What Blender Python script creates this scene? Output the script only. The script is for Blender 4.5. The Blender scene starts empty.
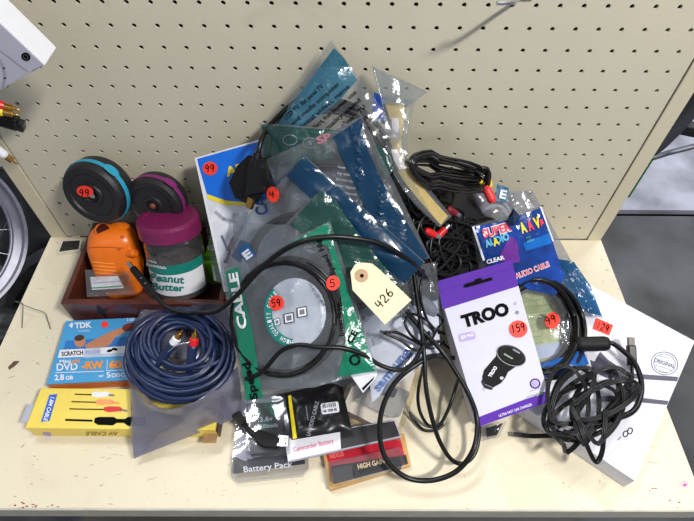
import bpy, math, random
from mathutils import Vector, Matrix, noise
from mathutils.geometry import tessellate_polygon
sc = bpy.context.scene
col = sc.collection
# ---------------------------------------------------------------- camera
F = 509.835
CAM = Vector((0.02273, -0.54082, 0.64490))
PITCH, ROLL, YAW = 0.917783, 0.014054, 0.010668
cp, sp = math.cos(PITCH), math.sin(PITCH)
FWD = Vector((math.sin(YAW)*cp, math.cos(YAW)*cp, -sp))
_r = Vector((math.cos(YAW), -math.sin(YAW), 0)); _u = _r.cross(FWD)
RT = _r*math.cos(ROLL) + _u*math.sin(ROLL)
UP = -_r*math.sin(ROLL) + _u*math.cos(ROLL)
cd = bpy.data.cameras.new('camera'); cam = bpy.data.objects.new('camera', cd); col.objects.link(cam)
cam.matrix_world = Matrix(((RT.x, UP.x, -FWD.x, CAM.x), (RT.y, UP.y, -FWD.y, CAM.y), (RT.z, UP.z, -FWD.z, CAM.z), (0, 0, 0, 1)))
cd.sensor_fit = 'HORIZONTAL'; cd.sensor_width = 36; cd.lens = F/694*36; cd.clip_start = 0.02; cd.clip_end = 60
sc.camera = cam
# ---------------------------------------------------------------- light
w = bpy.data.worlds.new('world'); sc.world = w; w.use_nodes = True
bg = w.node_tree.nodes['Background']; bg.inputs[0].default_value = (0.80, 0.86, 1.0, 1); bg.inputs[1].default_value = 0.33
def area(name, loc, target, sx, sy, power, colr=(1, 1, 1)):
    d = bpy.data.lights.new(name, 'AREA'); d.shape = 'RECTANGLE'; d.size = sx; d.size_y = sy; d.energy = power; d.color = colr
    o = bpy.data.objects.new(name, d); col.objects.link(o); o.location = loc
    o.rotation_euler = (Vector(target)-Vector(loc)).to_track_quat('-Z', 'Y').to_euler()
area('overhead_light', (0.95, -0.95, 1.75), (.1, -.1, .15), 0.35, 0.10, 38, (1, .98, .93))
area('overhead_light', (2.2, 1.9, 2.2), (1.5, 1.3, -.9), 1.2, 0.3, 60, (.93, .95, 1))  # added lamp that brightens the pale slab at the right
area('overhead_light', (-0.55, 0.55, 2.4), (0, -.2, 0), 1.0, 0.16, 24, (.95, .98, 1))
area('overhead_light', (-0.9, -1.3, 2.3), (0, -.1, .1), 1.2, 0.2, 2.5, (.95, .98, 1))
vs = sc.view_settings; vs.view_transform = 'Standard'; vs.look = 'None'; vs.gamma = 1; vs.use_curve_mapping = False; vs.exposure = 0.0
try: sc.cycles.transparent_max_bounces = 32
except Exception: pass

# ---------------------------------------------------------------- materials
def lin(c):
    return tuple((x/255/12.92 if x/255 <= .04045 else ((x/255+.055)/1.055)**2.4) for x in c)
MATS = {}
def mat(name, rgb, rough=.5, metal=0, spec=.5, var=.12, nscale=60, bump=0, bscale=200, coat=0):
    if name in MATS: return MATS[name]
    m = bpy.data.materials.new(name); m.use_nodes = True; nt = m.node_tree; b = nt.nodes['Principled BSDF']
    c = lin(rgb)
    b.inputs['Roughness'].default_value = rough; b.inputs['Metallic'].default_value = metal
    b.inputs['Specular IOR Level'].default_value = spec; b.inputs['Coat Weight'].default_value = coat
    tc = nt.nodes.new('ShaderNodeTexCoord')
    n = nt.nodes.new('ShaderNodeTexNoise'); n.inputs['Scale'].default_value = nscale; n.inputs['Detail'].default_value = 3
    nt.links.new(tc.outputs['Object'], n.inputs['Vector'])
    r = nt.nodes.new('ShaderNodeValToRGB')
    r.color_ramp.elements[0].position = .3; r.color_ramp.elements[1].position = .7
    r.color_ramp.elements[0].color = tuple(x*(1-var) for x in c)+(1,)
    r.color_ramp.elements[1].color = tuple(min(1, x*(1+var*.5)) for x in c)+(1,)
    nt.links.new(n.outputs['Fac'], r.inputs[0]); nt.links.new(r.outputs[0], b.inputs['Base Color'])
    if bump:
        n2 = nt.nodes.new('ShaderNodeTexNoise'); n2.inputs['Scale'].default_value = bscale; n2.inputs['Detail'].default_value = 4
        nt.links.new(tc.outputs['Object'], n2.inputs['Vector'])
        bp = nt.nodes.new('ShaderNodeBump'); bp.inputs['Strength'].default_value = bump; bp.inputs['Distance'].default_value = .002
        nt.links.new(n2.outputs['Fac'], bp.inputs['Height']); nt.links.new(bp.outputs[0], b.inputs['Normal'])
    MATS[name] = m; return m
def film(name, tint=(235, 238, 240), haze=.06, hazecol=(225, 228, 232), gloss=.75, rough=.12, bscale=35, bump=.6):
    """thin clear or tinted plastic"""
    m = bpy.data.materials.new(name); m.use_nodes = True; nt = m.node_tree; nt.nodes.remove(nt.nodes['Principled BSDF'])
    out = nt.nodes['Material Output']
    tr = nt.nodes.new('ShaderNodeBsdfTransparent'); tr.inputs[0].default_value = lin(tint)+(1,)
    df = nt.nodes.new('ShaderNodeBsdfDiffuse'); df.inputs[0].default_value = lin(hazecol)+(1,)
    gl = nt.nodes.new('ShaderNodeBsdfGlossy'); gl.inputs['Roughness'].default_value = rough; gl.inputs[0].default_value = (1, 1, 1, 1)
    lw = nt.nodes.new('ShaderNodeLayerWeight')
    tc = nt.nodes.new('ShaderNodeTexCoord')
    n2 = nt.nodes.new('ShaderNodeTexNoise'); n2.inputs['Scale'].default_value = bscale; n2.inputs['Detail'].default_value = 3; n2.inputs['Distortion'].default_value = .8
    nt.links.new(tc.outputs['Object'], n2.inputs['Vector'])
    bp = nt.nodes.new('ShaderNodeBump'); bp.inputs['Strength'].default_value = bump; bp.inputs['Distance'].default_value = .006
    nt.links.new(n2.outputs['Fac'], bp.inputs['Height'])
    nt.links.new(bp.outputs[0], gl.inputs['Normal']); nt.links.new(bp.outputs[0], lw.inputs['Normal'])
    pw = nt.nodes.new('ShaderNodeMath'); pw.operation = 'POWER'; pw.inputs[1].default_value = 3.5; nt.links.new(lw.outputs['Facing'], pw.inputs[0])
    ad = nt.nodes.new('ShaderNodeMath'); ad.operation = 'MULTIPLY_ADD'; ad.inputs[1].default_value = .9; ad.inputs[2].default_value = .055; nt.links.new(pw.outputs[0], ad.inputs[0])
    mu = nt.nodes.new('ShaderNodeMath'); mu.operation = 'MULTIPLY'; mu.inputs[1].default_value = gloss
    nt.links.new(ad.outputs[0], mu.inputs[0])
    m1 = nt.nodes.new('ShaderNodeMixShader'); m1.inputs[0].default_value = haze
    nt.links.new(tr.outputs[0], m1.inputs[1]); nt.links.new(df.outputs[0], m1.inputs[2])
    m2 = nt.nodes.new('ShaderNodeMixShader'); nt.links.new(mu.outputs[0], m2.inputs[0])
    nt.links.new(m1.outputs[0], m2.inputs[1]); nt.links.new(gl.outputs[0], m2.inputs[2])
    nt.links.new(m2.outputs[0], out.inputs['Surface'])
    return m
CLEAR = film('clear_plastic_film')
CLEARG = film('grey_plastic_film', tint=(238, 240, 242), haze=.07, hazecol=(205, 208, 214), bump=.45, bscale=26, rough=.16)
MISTY = film('misty_plastic_film', tint=(228, 230, 235), haze=.26, hazecol=(172, 174, 184))
HARD = film('clear_hard_plastic', tint=(240, 240, 242), haze=.03, rough=.06, gloss=1.0, bscale=12, bump=.25)
POUCH = film('smoky_plastic_film', tint=(205, 206, 222), haze=.36, hazecol=(150, 150, 168), rough=.15, bscale=14, bump=.4)
TEALF = film('dark_teal_film', tint=(40, 105, 140), haze=.72, hazecol=(7, 58, 92), rough=.2, bump=.45, bscale=22)
TEALL = film('sea_blue_film', tint=(90, 150, 175), haze=.5, hazecol=(66, 128, 155), rough=.2, bump=.5)
GREENF = film('green_film', tint=(40, 130, 105), haze=.68, hazecol=(26, 138, 106), rough=.2, bump=.6)
DGREENF = film('dark_green_film', tint=(75, 125, 115), haze=.55, hazecol=(46, 90, 84), rough=.2, bump=.7)
BLUEF = film('bright_blue_film', tint=(20, 90, 170), haze=.6, hazecol=(10, 88, 160), rough=.15)
SMOKE = film('smoky_grey_film', tint=(120, 125, 130), haze=.2, hazecol=(60, 64, 68))
M_BLACK = mat('black_rubber', (15, 15, 17), .38, spec=.4)
M_BLACK2 = mat('matt_black_rubber', (18, 18, 20), .6, spec=.3)
M_CABLE = mat('black_cable_sheath', (11, 11, 12), .36, spec=.4)
M_INK = mat('black_ink', (12, 12, 14), .85, spec=.12)
M_WHITE = mat('white_card', (232, 232, 240), .45, var=.03)
M_RED = mat('fluorescent_red_paper', (250, 62, 44), .6, var=.05)
M_REDP = mat('red_plastic', (214, 28, 34), .35)
M_YEL = mat('yellow_print', (245, 222, 40), .45, var=.05)
M_GOLD = mat('gold_plated_metal', (205, 160, 85), .25, metal=1)
M_STEEL = mat('steel_metal', (200, 202, 208), .25, metal=1)
M_BLUE = mat('blue_print', (12, 108, 222), .4, var=.06)
M_NAVY = mat('navy_cable_sheath', (24, 40, 78), .35, spec=.6)
M_GREY = mat('grey_print', (112, 116, 128), .5)
M_LGREY = mat('light_grey_print', (168, 170, 184), .5)
M_PURP = mat('purple_print', (92, 50, 162), .7, spec=.15, var=.05)
M_LILAC = mat('lilac_print', (168, 148, 208), .5)
M_TEAL = mat('teal_print', (20, 128, 116), .45)
M_ORANGE = mat('orange_print', (250, 150, 30), .45)
M_SKIN = mat('tan_print', (196, 132, 100), .5)
M_BROWN = mat('dark_brown_print', (66, 40, 32), .5)
M_PINK = mat('magenta_print', (228, 48, 120), .5)
M_GREEN = mat('green_print', (30, 140, 60), .5)

# ---------------------------------------------------------------- projection helpers: where a point seen at (px,py) stands in the world
def ray(px, py): return FWD + RT*((px-347)/F) + UP*((260.5-py)/F)
def Z(px, py, z=0.0):
    d = ray(px, py); return CAM + d*((z-CAM.z)/d.z)
def Y(px, py, y=0.0):
    d = ray(px, py); return CAM + d*((y-CAM.y)/d.y)
def interp(x, xs, ys):
    if x <= xs[0]: return ys[0]
    for i in range(1, len(xs)):
        if x <= xs[i]:
            t = (x-xs[i-1])/(xs[i]-xs[i-1]); return ys[i-1]+(ys[i]-ys[i-1])*t
    return ys[-1]
def heap(x, y):                       # height of the heap of bags on the shelf
    b = interp(y, [-.42, -.38, -.33, -.26, -.2, -.12, -.06, 0], [.006, .012, .035, .07, .105, .18, .25, .33])
    k = interp(x, [-.45, -.22, -.13, -.04, .1, .2, .3, .45], [.15, .25, .62, 1, 1, .5, .3, .2])
    return max(.004, b*k)
WALLY = -.010
def S(px, py, lift=0.0):
    """point of the heap's surface seen at (px,py), raised by lift towards the viewer"""
    d = ray(px, py); t = .25; st = .012
    def f(t):
        p = CAM + d*t; return p.z < heap(p.x, p.y) or p.y > WALLY
    while not f(t) and t < 2: t += st
    a, b = t-st, t
    for _ in range(9):
        m = (a+b)/2
        if f(m): b = m
        else: a = m
    return CAM + d*(b - lift/d.length)

# ---------------------------------------------------------------- mesh builder
ORIG = {}
class MB:
    def __init__(s): s.v = []; s.f = []; s.m = []; s.mats = []; s.sm = []
    def mi(s, m):
        if m not in s.mats: s.mats.append(m)
        return s.mats.index(m)
    def add(s, vs_, fs, m, smooth=False):
        n = len(s.v); s.v += [Vector(v) for v in vs_]; k = s.mi(m)
        for f in fs: s.f.append([n+i for i in f]); s.m.append(k); s.sm.append(smooth)
        return s
    def box(s, o, a, b, c, m):
        """box from corner o with edge vectors a,b,c"""
        o, a, b, c = map(Vector, (o, a, b, c))
        if a.cross(b).dot(c) < 0: a, b = b, a
        v = [o, o+a, o+a+b, o+b, o+c, o+a+c, o+a+b+c, o+b+c]
        return s.add(v, [(3, 2, 1, 0), (4, 5, 6, 7), (0, 1, 5, 4), (1, 2, 6, 5), (2, 3, 7, 6), (3, 0, 4, 7)], m)
    def tube(s, pts, r, m, n=8, cap=True, flat=1.0, up=None, r2=None):
        pts = [Vector(p) for p in pts]
        N = len(pts); vs_ = []; prev = None
        for i, p in enumerate(pts):
            t = (pts[min(i+1, N-1)]-pts[max(i-1, 0)])
            t = t.normalized() if t.length > 1e-9 else Vector((0, 0, 1))
            if prev is None:
                h = Vector(up) if up else (Vector((0, 0, 1)) if abs(t.z) < .9 else Vector((1, 0, 0)))
            else: h = prev
            if up: h = Vector(up)
            a = (h - t*h.dot(t)); a = a.normalized() if a.length > 1e-6 else t.orthogonal().normalized()
            b = t.cross(a); prev = a
            rr = r if r2 is None else r+(r2-r)*i/(N-1)
            if callable(r): rr = r(i/(N-1))
            for k in range(n):
                an = 2*math.pi*k/n
                vs_.append(p + a*(math.cos(an)*rr*(flat if up else 1)) + b*(math.sin(an)*rr))
        fs = [(i*n+k, i*n+(k+1) % n, (i+1)*n+(k+1) % n, (i+1)*n+k) for i in range(N-1) for k in range(n)]
        s.add(vs_, fs, m, True)
        if cap:
            s.add(vs_[:n], [tuple(range(n-1, -1, -1))], m); s.add(vs_[-n:], [tuple(range(n))], m)
        return s
    def lathe(s, prof, o, ax, m, n=32, caps=True, ribs=0, mats=None):
        o = Vector(o); ax = Vector(ax).normalized(); a = ax.orthogonal().normalized(); b = ax.cross(a)
        vs_ = []
        for (r, h) in prof:
            for k in range(n):
                an = 2*math.pi*k/n; rr = r*(1+(ribs if k % 2 else 0))
                vs_.append(o + ax*h + a*(math.cos(an)*rr) + b*(math.sin(an)*rr))
        for i in range(len(prof)-1):
            fs = [(i*n+k, i*n+(k+1) % n, (i+1)*n+(k+1) % n, (i+1)*n+k) for k in range(n)]
            base = len(s.v)
            sub = vs_[i*n:(i+2)*n]
            s.add(sub, [tuple(j-i*n for j in f) for f in fs], mats[i] if mats else m, abs(prof[i][1]-prof[i+1][1]) > 1e-5 and abs(prof[i][0]-prof[i+1][0]) < .3*abs(prof[i][1]-prof[i+1][1])+1e-4)
        if caps:
            if prof[0][0] > 1e-5: s.add(vs_[:n], [tuple(range(n-1, -1, -1))], m)
            if prof[-1][0] > 1e-5: s.add(vs_[-n:], [tuple(range(n))], m)
        return s
    def build(s, name, parent=None, loc=None, bevel=0, weld=False):
        me = bpy.data.meshes.new(name)
        if parent is not None: o0 = ORIG[parent]
        elif loc is not None: o0 = Vector(loc)
        else:
            o0 = sum(s.v, Vector())/len(s.v); o0.z = min(v.z for v in s.v)
        me.from_pydata([v-o0 for v in s.v], [], s.f)
        for m in s.mats: me.materials.append(m)
        me.polygons.foreach_set('material_index', s.m); me.polygons.foreach_set('use_smooth', s.sm)
        me.update()
        ob = bpy.data.objects.new(name, me); col.objects.link(ob)
        ORIG[ob] = o0
        if parent is not None: ob.parent = parent
        else: ob.location = o0
        if bevel:
            md = ob.modifiers.new('bevel', 'BEVEL'); md.width = bevel; md.segments = 2; md.limit_method = 'ANGLE'
        return ob
def tag(o, label, cat, group=None, kind=None):
    if label: o['label'] = label
    if cat: o['category'] = cat
    if group: o['group'] = group
    if kind: o['kind'] = kind
    return o
def thing(name, loc, label, cat, group=None):
    o = bpy.data.objects.new(name, None); col.objects.link(o); o.location = loc; o.empty_display_size = .02
    ORIG[o] = Vector(loc); return tag(o, label, cat, group)
def smooth(pts, k=8, closed=False):
    P = [Vector(p) for p in pts]; n = len(P); out = []
    rng = range(n if closed else n-1)
    for i in rng:
        g = (lambda j: P[j % n]) if closed else (lambda j: P[max(0, min(n-1, j))])
        a, b, c, d = g(i-1), g(i), g(i+1), g(i+2)
        for q in range(k):
            t = q/k
            out.append(.5*((2*b)+(c-a)*t+(2*a-5*b+4*c-d)*t*t+(3*b-a-3*c+d)*t**3))
    out.append(P[0].copy() if closed else P[-1])
    return out

# ---------------------------------------------------------------- surfaces that carry printing: .at(px,py,off)
class Plane:
    def __init__(s, a, b, c):
        s.o = Vector(a); s.n = (Vector(b)-s.o).cross(Vector(c)-s.o).normalized()
        if s.n.dot(CAM-s.o) < 0: s.n = -s.n
    def at(s, px, py, off=0):
        d = ray(px, py); t = (s.o-CAM).dot(s.n)/d.dot(s.n); return CAM+d*t+s.n*off
class Patch:
    """a bag-like sheet lying on the heap; corners (px,py,lift) TL,TR,BR,BL"""
    def __init__(s, c, amp=.003, seed=0, freq=3.0, puff=.004, fn=None):
        s.c = c; s.amp = amp; s.seed = seed; s.freq = freq; s.puff = puff; s.fn = fn or S
    def bil(s, u, v):
        a, b, c, d = s.c
        return [(a[i]*(1-u)+b[i]*u)*(1-v)+(d[i]*(1-u)+c[i]*u)*v for i in range(3)]
    def wr(s, u, v):
        q = Vector((u*s.freq, v*s.freq, s.seed*7.3)); n = noise.noise(q)+.5*noise.noise(q*2.3)
        q2 = Vector((u*s.freq*1.5+v*2, v*s.freq*.6, s.seed*3.1)); r = (1-abs(noise.noise(q2))*2.2)
        return s.amp*(n+.6*max(0, r)**3)
    def pt(s, u, v, off=0):
        x, y, l = s.bil(u, v); return s.fn(x, y, l+s.wr(u, v)+off)
    def puffat(s, u, v): return s.puff*min(1, 6*max(0, min(u, 1-u, v, 1-v)))**.6
    def uv(s, px, py):
        u = v = .5
        for _ in range(12):
            x, y, _l = s.bil(u, v); e = 1e-4
            xu, yu, _ = s.bil(u+e, v); xv, yv, _ = s.bil(u, v+e)
            a, b, c, d = (xu-x)/e, (xv-x)/e, (yu-y)/e, (yv-y)/e; det = a*d-b*c or 1e-9
            rx, ry = px-x, py-y; u += (rx*d-b*ry)/det; v += (a*ry-c*rx)/det
        return u, v
    def at(s, px, py, off=0):
        u, v = s.uv(px, py); u_, v_ = min(1, max(0, u)), min(1, max(0, v))
        l = s.bil(u_, v_)[2]; return s.fn(px, py, l+s.wr(u_, v_)+s.puffat(u_, v_)+off+(.0010 if off >= 0 else 0))
    def film_mesh(s, m, n=26, mb=None):
        mb = mb or MB(); vs_ = []; N = n+1
        for sg in (1, -1):
            for j in range(N):
                for i in range(N):
                    u, v = i/n, j/n; vs_.append(s.pt(u, v, sg*s.puffat(u, v)+(0 if sg > 0 else -.0004)))
        fs = []
        for j in range(n):
            for i in range(n):
                a = j*N+i; fs.append((a, a+N, a+N+1, a+1)); b = a+N*N; fs.append((b, b+1, b+N+1, b+N))
        return mb.add(vs_, fs, m, True)
    def region(s, mb, u0, u1, v0, v1, off, m, n=30):
        """a printed strip of the sheet"""
        N = n+1; vs_ = [s.pt(u0+(u1-u0)*i/n, v0+(v1-v0)*j/n, s.puffat(u0+(u1-u0)*i/n, v0+(v1-v0)*j/n)+off+.001) for j in range(N) for i in range(N)]
        return mb.add(vs_, [(j*N+i, (j+1)*N+i, (j+1)*N+i+1, j*N+i+1) for j in range(n) for i in range(n)], m, True)
def poly(mb, surf, pts, m, off=.0004, maxlen=6):
    """filled outline given in the photograph's pixels, laid on a surface"""
    flat = [Vector((x, y, 0)) for x, y in pts]
    tris = [tuple((flat[i].x, flat[i].y) for i in t) for t in tessellate_polygon([flat])]
    if isinstance(surf, Patch):
        out = []; st = tris
        while st:
            t = st.pop(); L = [math.dist(t[i], t[(i+1) % 3]) for i in range(3)]; k = L.index(max(L))
            if L[k] > maxlen and len(out) < 3000:
                a, b, c = t[k], t[(k+1) % 3], t[(k+2) % 3]; mid = ((a[0]+b[0])/2, (a[1]+b[1])/2)
                st += [(a, mid, c), (mid, b, c)]
            else: out.append(t)
        tris = out
    vs_ = []; fs = []
    for t in tris:
        k = len(vs_); q = [surf.at(x, y, off) for x, y in t]
        if (q[1]-q[0]).cross(q[2]-q[0]).dot(CAM-q[0]) < 0: q.reverse()
        vs_ += q; fs.append((k, k+1, k+2))
    mb.add(vs_, fs, m)
def ell(cx, cy, rx, ry, rot=0, n=24, a0=0, a1=360):
    c, s_ = math.cos(math.radians(rot)), math.sin(math.radians(rot)); out = []
    full = a1-a0 >= 360
    for i in range(n if full else n+1):
        a = math.radians(a0+(a1-a0)*i/n); x, y = rx*math.cos(a), ry*math.sin(a); out.append((cx+x*c-y*s_, cy+x*s_+y*c))
    return out
def stroke(mb, surf, pts, wd, m, off=.0005):
    """pen line of pixel width wd"""
    n = len(pts)
    for i in range(n-1):
        (x0, y0), (x1, y1) = pts[i], pts[i+1]; L = math.hypot(x1-x0, y1-y0) or 1; dx, dy = (x1-x0)/L*wd*.5, (y1-y0)/L*wd*.5
        q = [surf.at(x0-dx*.6+dy, y0-dy*.6-dx, off), surf.at(x1+dx*.6+dy, y1+dy*.6-dx, off), surf.at(x1+dx*.6-dy, y1+dy*.6+dx, off), surf.at(x0-dx*.6-dy, y0-dy*.6+dx, off)]
        mb.add(q, [(0, 1, 2, 3)], m)
def ring(mb, surf, cx, cy, rx, ry, wd, m, off=.0005, rot=0, a0=0, a1=360, n=28):
    p = ell(cx, cy, rx, ry, rot, n, a0, a1)
    if a1-a0 >= 360: p.append(p[0])
    stroke(mb, surf, p, wd, m, off)
TXT = {}
def glyphs(s_, bold=0):
    k = (s_, bold)
    if k not in TXT:
        c = bpy.data.curves.new('t', 'FONT'); c.body = s_; c.size = 1; c.offset = bold; c.resolution_u = 3
        o = bpy.data.objects.new('t', c); col.objects.link(o)
        dg = bpy.context.evaluated_depsgraph_get(); dg.update()
        me = bpy.data.meshes.new_from_object(o.evaluated_get(dg))
        V = [(v.co.x, v.co.y) for v in me.vertices]; Fc = [tuple(p.vertices) for p in me.polygons]
        bpy.data.objects.remove(o); bpy.data.curves.remove(c); bpy.data.meshes.remove(me)
        if V:
            x0 = min(v[0] for v in V); x1 = max(v[0] for v in V); y1 = .72
            V = [((x-x0)/(x1-x0), y/y1) for x, y in V]
        TXT[k] = (V, Fc)
    return TXT[k]
def text(mb, surf, s_, p0, p1, h, m, off=.0006, bold=.02):
    """lettering from pixel p0 to p1 along its baseline, capitals h pixels tall"""
    V, Fc = glyphs(s_, bold); dx, dy = p1[0]-p0[0], p1[1]-p0[1]; L = math.hypot(dx, dy); ux, uy = dy/L*h, -dx/L*h
    mb.add([surf.at(p0[0]+dx*x+ux*y, p0[1]+dy*x+uy*y, off) for x, y in V], Fc, m)
HAND = {'1': [[(.5, 1), (.5, 0)]], '2': [[(.1, .8), (.4, 1), (.8, .85), (.7, .5), (.1, .05), (.95, .0)]],
        '4': [[(.25, 1), (.1, .45), (.9, .5)], [(.75, .9), (.65, 0)]], '5': [[(.9, 1), (.3, 1), (.2, .55), (.7, .6), (.85, .3), (.6, 0), (.1, .05)]],
        '6': [[(.75, 1), (.3, .7), (.12, .3), (.35, 0), (.8, .12), (.8, .42), (.45, .5), (.2, .35)]],
        '9': [[(.85, .75), (.5, 1), (.15, .8), (.2, .52), (.6, .5), (.85, .75), (.75, .3), (.6, 0)]], '/': [[(.6, 1), (.35, 0)]]}
def hand(mb, surf, s_, p0, p1, h, wd, m=None, off=.0009):
    dx, dy = p1[0]-p0[0], p1[1]-p0[1]; L = math.hypot(dx, dy); ux, uy = dy/L*h, -dx/L*h; n = len(s_)
    for i, ch in enumerate(s_):
        for st in HAND[ch]:
            pp = [tuple(v) for v in [((p0[0]+dx*(i+x*.8)/n+ux*y), (p0[1]+dy*(i+x*.8)/n+uy*y)) for x, y in st]]
            sm = [(q.x, q.y) for q in smooth([(a, b, 0) for a, b in pp], 4)]
            stroke(mb, surf, sm, wd, m or M_INK, off)
def sticker(parent, surf, cx, cy, rx, ry, rot, s_, label, p0=None, p1=None, h=8, wd=1.0):
    mb = MB(); poly(mb, surf, ell(cx, cy, rx, ry, rot), M_RED, .0012)
    if s_: hand(mb, surf, s_, p0, p1, h, wd, off=.0016)
    o = mb.build('price_sticker', parent); o['label'] = label; return o
def outline_rounded(cx, cy, hw, hh, r, rot=0, n=4):
    out = []; c, s_ = math.cos(math.radians(rot)), math.sin(math.radians(rot))
    for (sx, sy, a0) in ((1, 1, 0), (-1, 1, 90), (-1, -1, 180), (1, -1, 270)):
        for i in range(n+1):
            a = math.radians(a0+90*i/n); x = sx*(hw-r)+r*math.cos(a); y = sy*(hh-r)+r*math.sin(a); out.append((cx+x*c-y*s_, cy+x*s_+y*c))
    return out
def prism(mb, base, top, m, smooth_=False, captop=True):
    n = len(base); mb.add(list(base)+list(top), [(i, (i+1) % n, n+(i+1) % n, n+i) for i in range(n)], m, smooth_)
    if captop: mb.add(list(top), [tuple(range(n))], m)
    mb.add(list(base), [tuple(range(n-1, -1, -1))], m)
def coil_pts(at, cx, cy, rx, ry, loops, rot=0, jit=3, lift=.0, dl=.0015, seed=1, n=26, a0=0, shrink=0.0):
    """pixel-space coil mapped through at(px,py,lift)"""
    rnd = random.Random(seed); pts = []; c, s_ = math.cos(math.radians(rot)), math.sin(math.radians(rot))
    prm = [(rnd.uniform(-jit, jit), rnd.uniform(-jit, jit), rnd.uniform(-jit, jit), rnd.uniform(-jit, jit), rnd.uniform(0, 6.28), rnd.uniform(0, dl*loops)) for _ in range(loops+2)]
    for i in range(loops*n+1):
        t = i/n; k = int(t); fr = t-k; fr = fr*fr*(3-2*fr); A, B = prm[k], prm[k+1]
        q = [A[j]*(1-fr)+B[j]*fr for j in range(6)]
        an = 2*math.pi*t+math.radians(a0); sh = 1-shrink*t/loops
        x, y = (rx*sh+q[0])*math.cos(an)+q[2], (ry*sh+q[1])*math.sin(an)+q[3]
        pts.append(at(cx+x*c-y*s_, cy+x*s_+y*c, lift+q[5]+.001*math.sin(an*2+q[4])))
    return pts

# ================================================================ the setting
m_floor = mat('dark_concrete', (92, 92, 94), .8, var=.55, nscale=4, bump=.3, bscale=30)
m_slab = mat('pale_concrete', (190, 190, 202), .8, var=.5, nscale=5, bump=.3, bscale=25)
def struct(name, mb): return tag(mb.build(name), None, None, kind='structure')
mb = MB(); mb.box((-3, -2.5, -.94), (6, 0, 0), (0, 3.38, 0), (0, 0, .04), m_floor); struct('floor', mb)
mb = MB(); mb.box((.5, .90, -.94), (4, 0, 0), (0, 4, 0), (0, 0, .055), m_slab)
mb.box((.5, .895, -.94), (4, 0, 0), (0, .012, 0), (0, 0, .03), M_INK); struct('trim_1', mb)

# painted steel and the worn deck
def cream(name, rgb, spots):
    m = mat(name, rgb, .42, var=.05, nscale=5, bump=.12, bscale=120); nt = m.node_tree; b = nt.nodes['Principled BSDF']
    src = b.inputs['Base Color'].links[0].from_socket; tc = nt.nodes.new('ShaderNodeTexCoord')
    def layer(src, scale, lo, hi, colr, dist=0, det=6, st=(1, 1, 1)):
        mp = nt.nodes.new('ShaderNodeMapping'); mp.inputs['Scale'].default_value = st; nt.links.new(tc.outputs['Object'], mp.inputs[0])
        n = nt.nodes.new('ShaderNodeTexNoise'); n.inputs['Scale'].default_value = scale; n.inputs['Detail'].default_value = det; n.inputs['Distortion'].default_value = dist
        nt.links.new(mp.outputs[0], n.inputs['Vector'])
        r = nt.nodes.new('ShaderNodeValToRGB'); r.color_ramp.elements[0].position = lo; r.color_ramp.elements[1].position = hi
        r.color_ramp.elements[0].color = (0, 0, 0, 1); r.color_ramp.elements[1].color = (1, 1, 1, 1); nt.links.new(n.outputs['Fac'], r.inputs[0])
        mx = nt.nodes.new('ShaderNodeMixRGB'); mx.inputs[2].default_value = lin(colr)+(1,)
        nt.links.new(r.outputs[0], mx.inputs[0]); nt.links.new(src, mx.inputs[1]); return mx.outputs[0]
    for a in spots: src = layer(src, *a)
    nt.links.new(src, b.inputs['Base Color']); return m
m_deck = cream('worn_cream_paint', (226, 215, 189), [(9, .55, .8, (214, 200, 172), 1.2), (60, .70, .74, (150, 135, 112), 2, 4), (26, .68, .70, (186, 172, 150), 3.5, 8, (1, 3, 1)), (170, .76, .79, (90, 78, 66), 0, 2)])
m_board = cream('cream_enamel', (214, 207, 186), [(7, .6, .85, (180, 172, 152), 1)])
m_post = cream('cream_upright_enamel', (216, 207, 180), [(8, .6, .85, (188, 180, 156), 1)])
unit = thing('shelving_unit', (0, -.2, -.03), 'cream steel shelving unit with perforated back panel and worn scuffed deck under the heap', 'shelving unit')
# perforated panel, real holes
mb = MB(); p = .0254; hr = .0026; NH = 12
XL, XR, ZT = -.432, .4235, .72
cols_ = [.402+.0004-i*p for i in range(0, 33)]; rows_ = [.3825-j*p for j in range(-12, 16)]
cols_.sort(); rows_.sort()
xs = [XL]+[(a+b)/2 for a, b in zip(cols_, cols_[1:])]+[XR]; zs = [0.0]+[(a+b)/2 for a, b in zip(rows_, rows_[1:])]+[ZT]
th = .0025
for j, zc in enumerate(rows_):
    for i, xc in enumerate(cols_):
        x0, x1, z0, z1 = xs[i], xs[i+1], zs[j], zs[j+1]
        if zc-hr < z0+.0005: zc_ = None
        else: zc_ = zc
        sq = []
        for k in range(NH):
            a = 2*math.pi*(k+.5)/NH - math.pi; dx, dz = math.cos(a), math.sin(a); t = 1/max(abs(dx), abs(dz))
            qx, qz = dx*t, dz*t
            sq.append((xc+qx*((x1-xc) if qx > 0 else (xc-x0)), zc+qz*((z1-zc) if qz > 0 else (zc-z0))))
        # square corner snapping
        for cx_, cz_ in ((x0, z0), (x1, z0), (x1, z1), (x0, z1)):
            k = min(range(NH), key=lambda q: math.dist(sq[q], (cx_, cz_))); sq[k] = (cx_, cz_)
        cir = [(xc+hr*math.cos(2*math.pi*(k+.5)/NH-math.pi), zc+hr*math.sin(2*math.pi*(k+.5)/NH-math.pi)) for k in range(NH)]
        if zc_ is None:
            mb.add([(x0, 0, z0), (x1, 0, z0), (x1, 0, z1), (x0, 0, z1)], [(0, 1, 2, 3)], m_board); continue
        V = [(x, 0, z) for x, z in sq]+[(x, 0, z) for x, z in cir]+[(x, th, z) for x, z in cir]
        fs = []
        for k in range(NH):
            k2 = (k+1) % NH; fs.append((k, k2, NH+k2, NH+k)); fs.append((NH+k, NH+k2, 2*NH+k2, 2*NH+k))
        mb.add(V, fs, m_board)
for (a, b, c) in (((XL, th, 0), (XR-XL, 0, 0), (0, 0, ZT)),):
    mb.add([a, Vector(a)+Vector(b), Vector(a)+Vector(b)+Vector(c), Vector(a)+Vector(c)], [(3, 2, 1, 0)], m_board) if False else None
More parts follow.
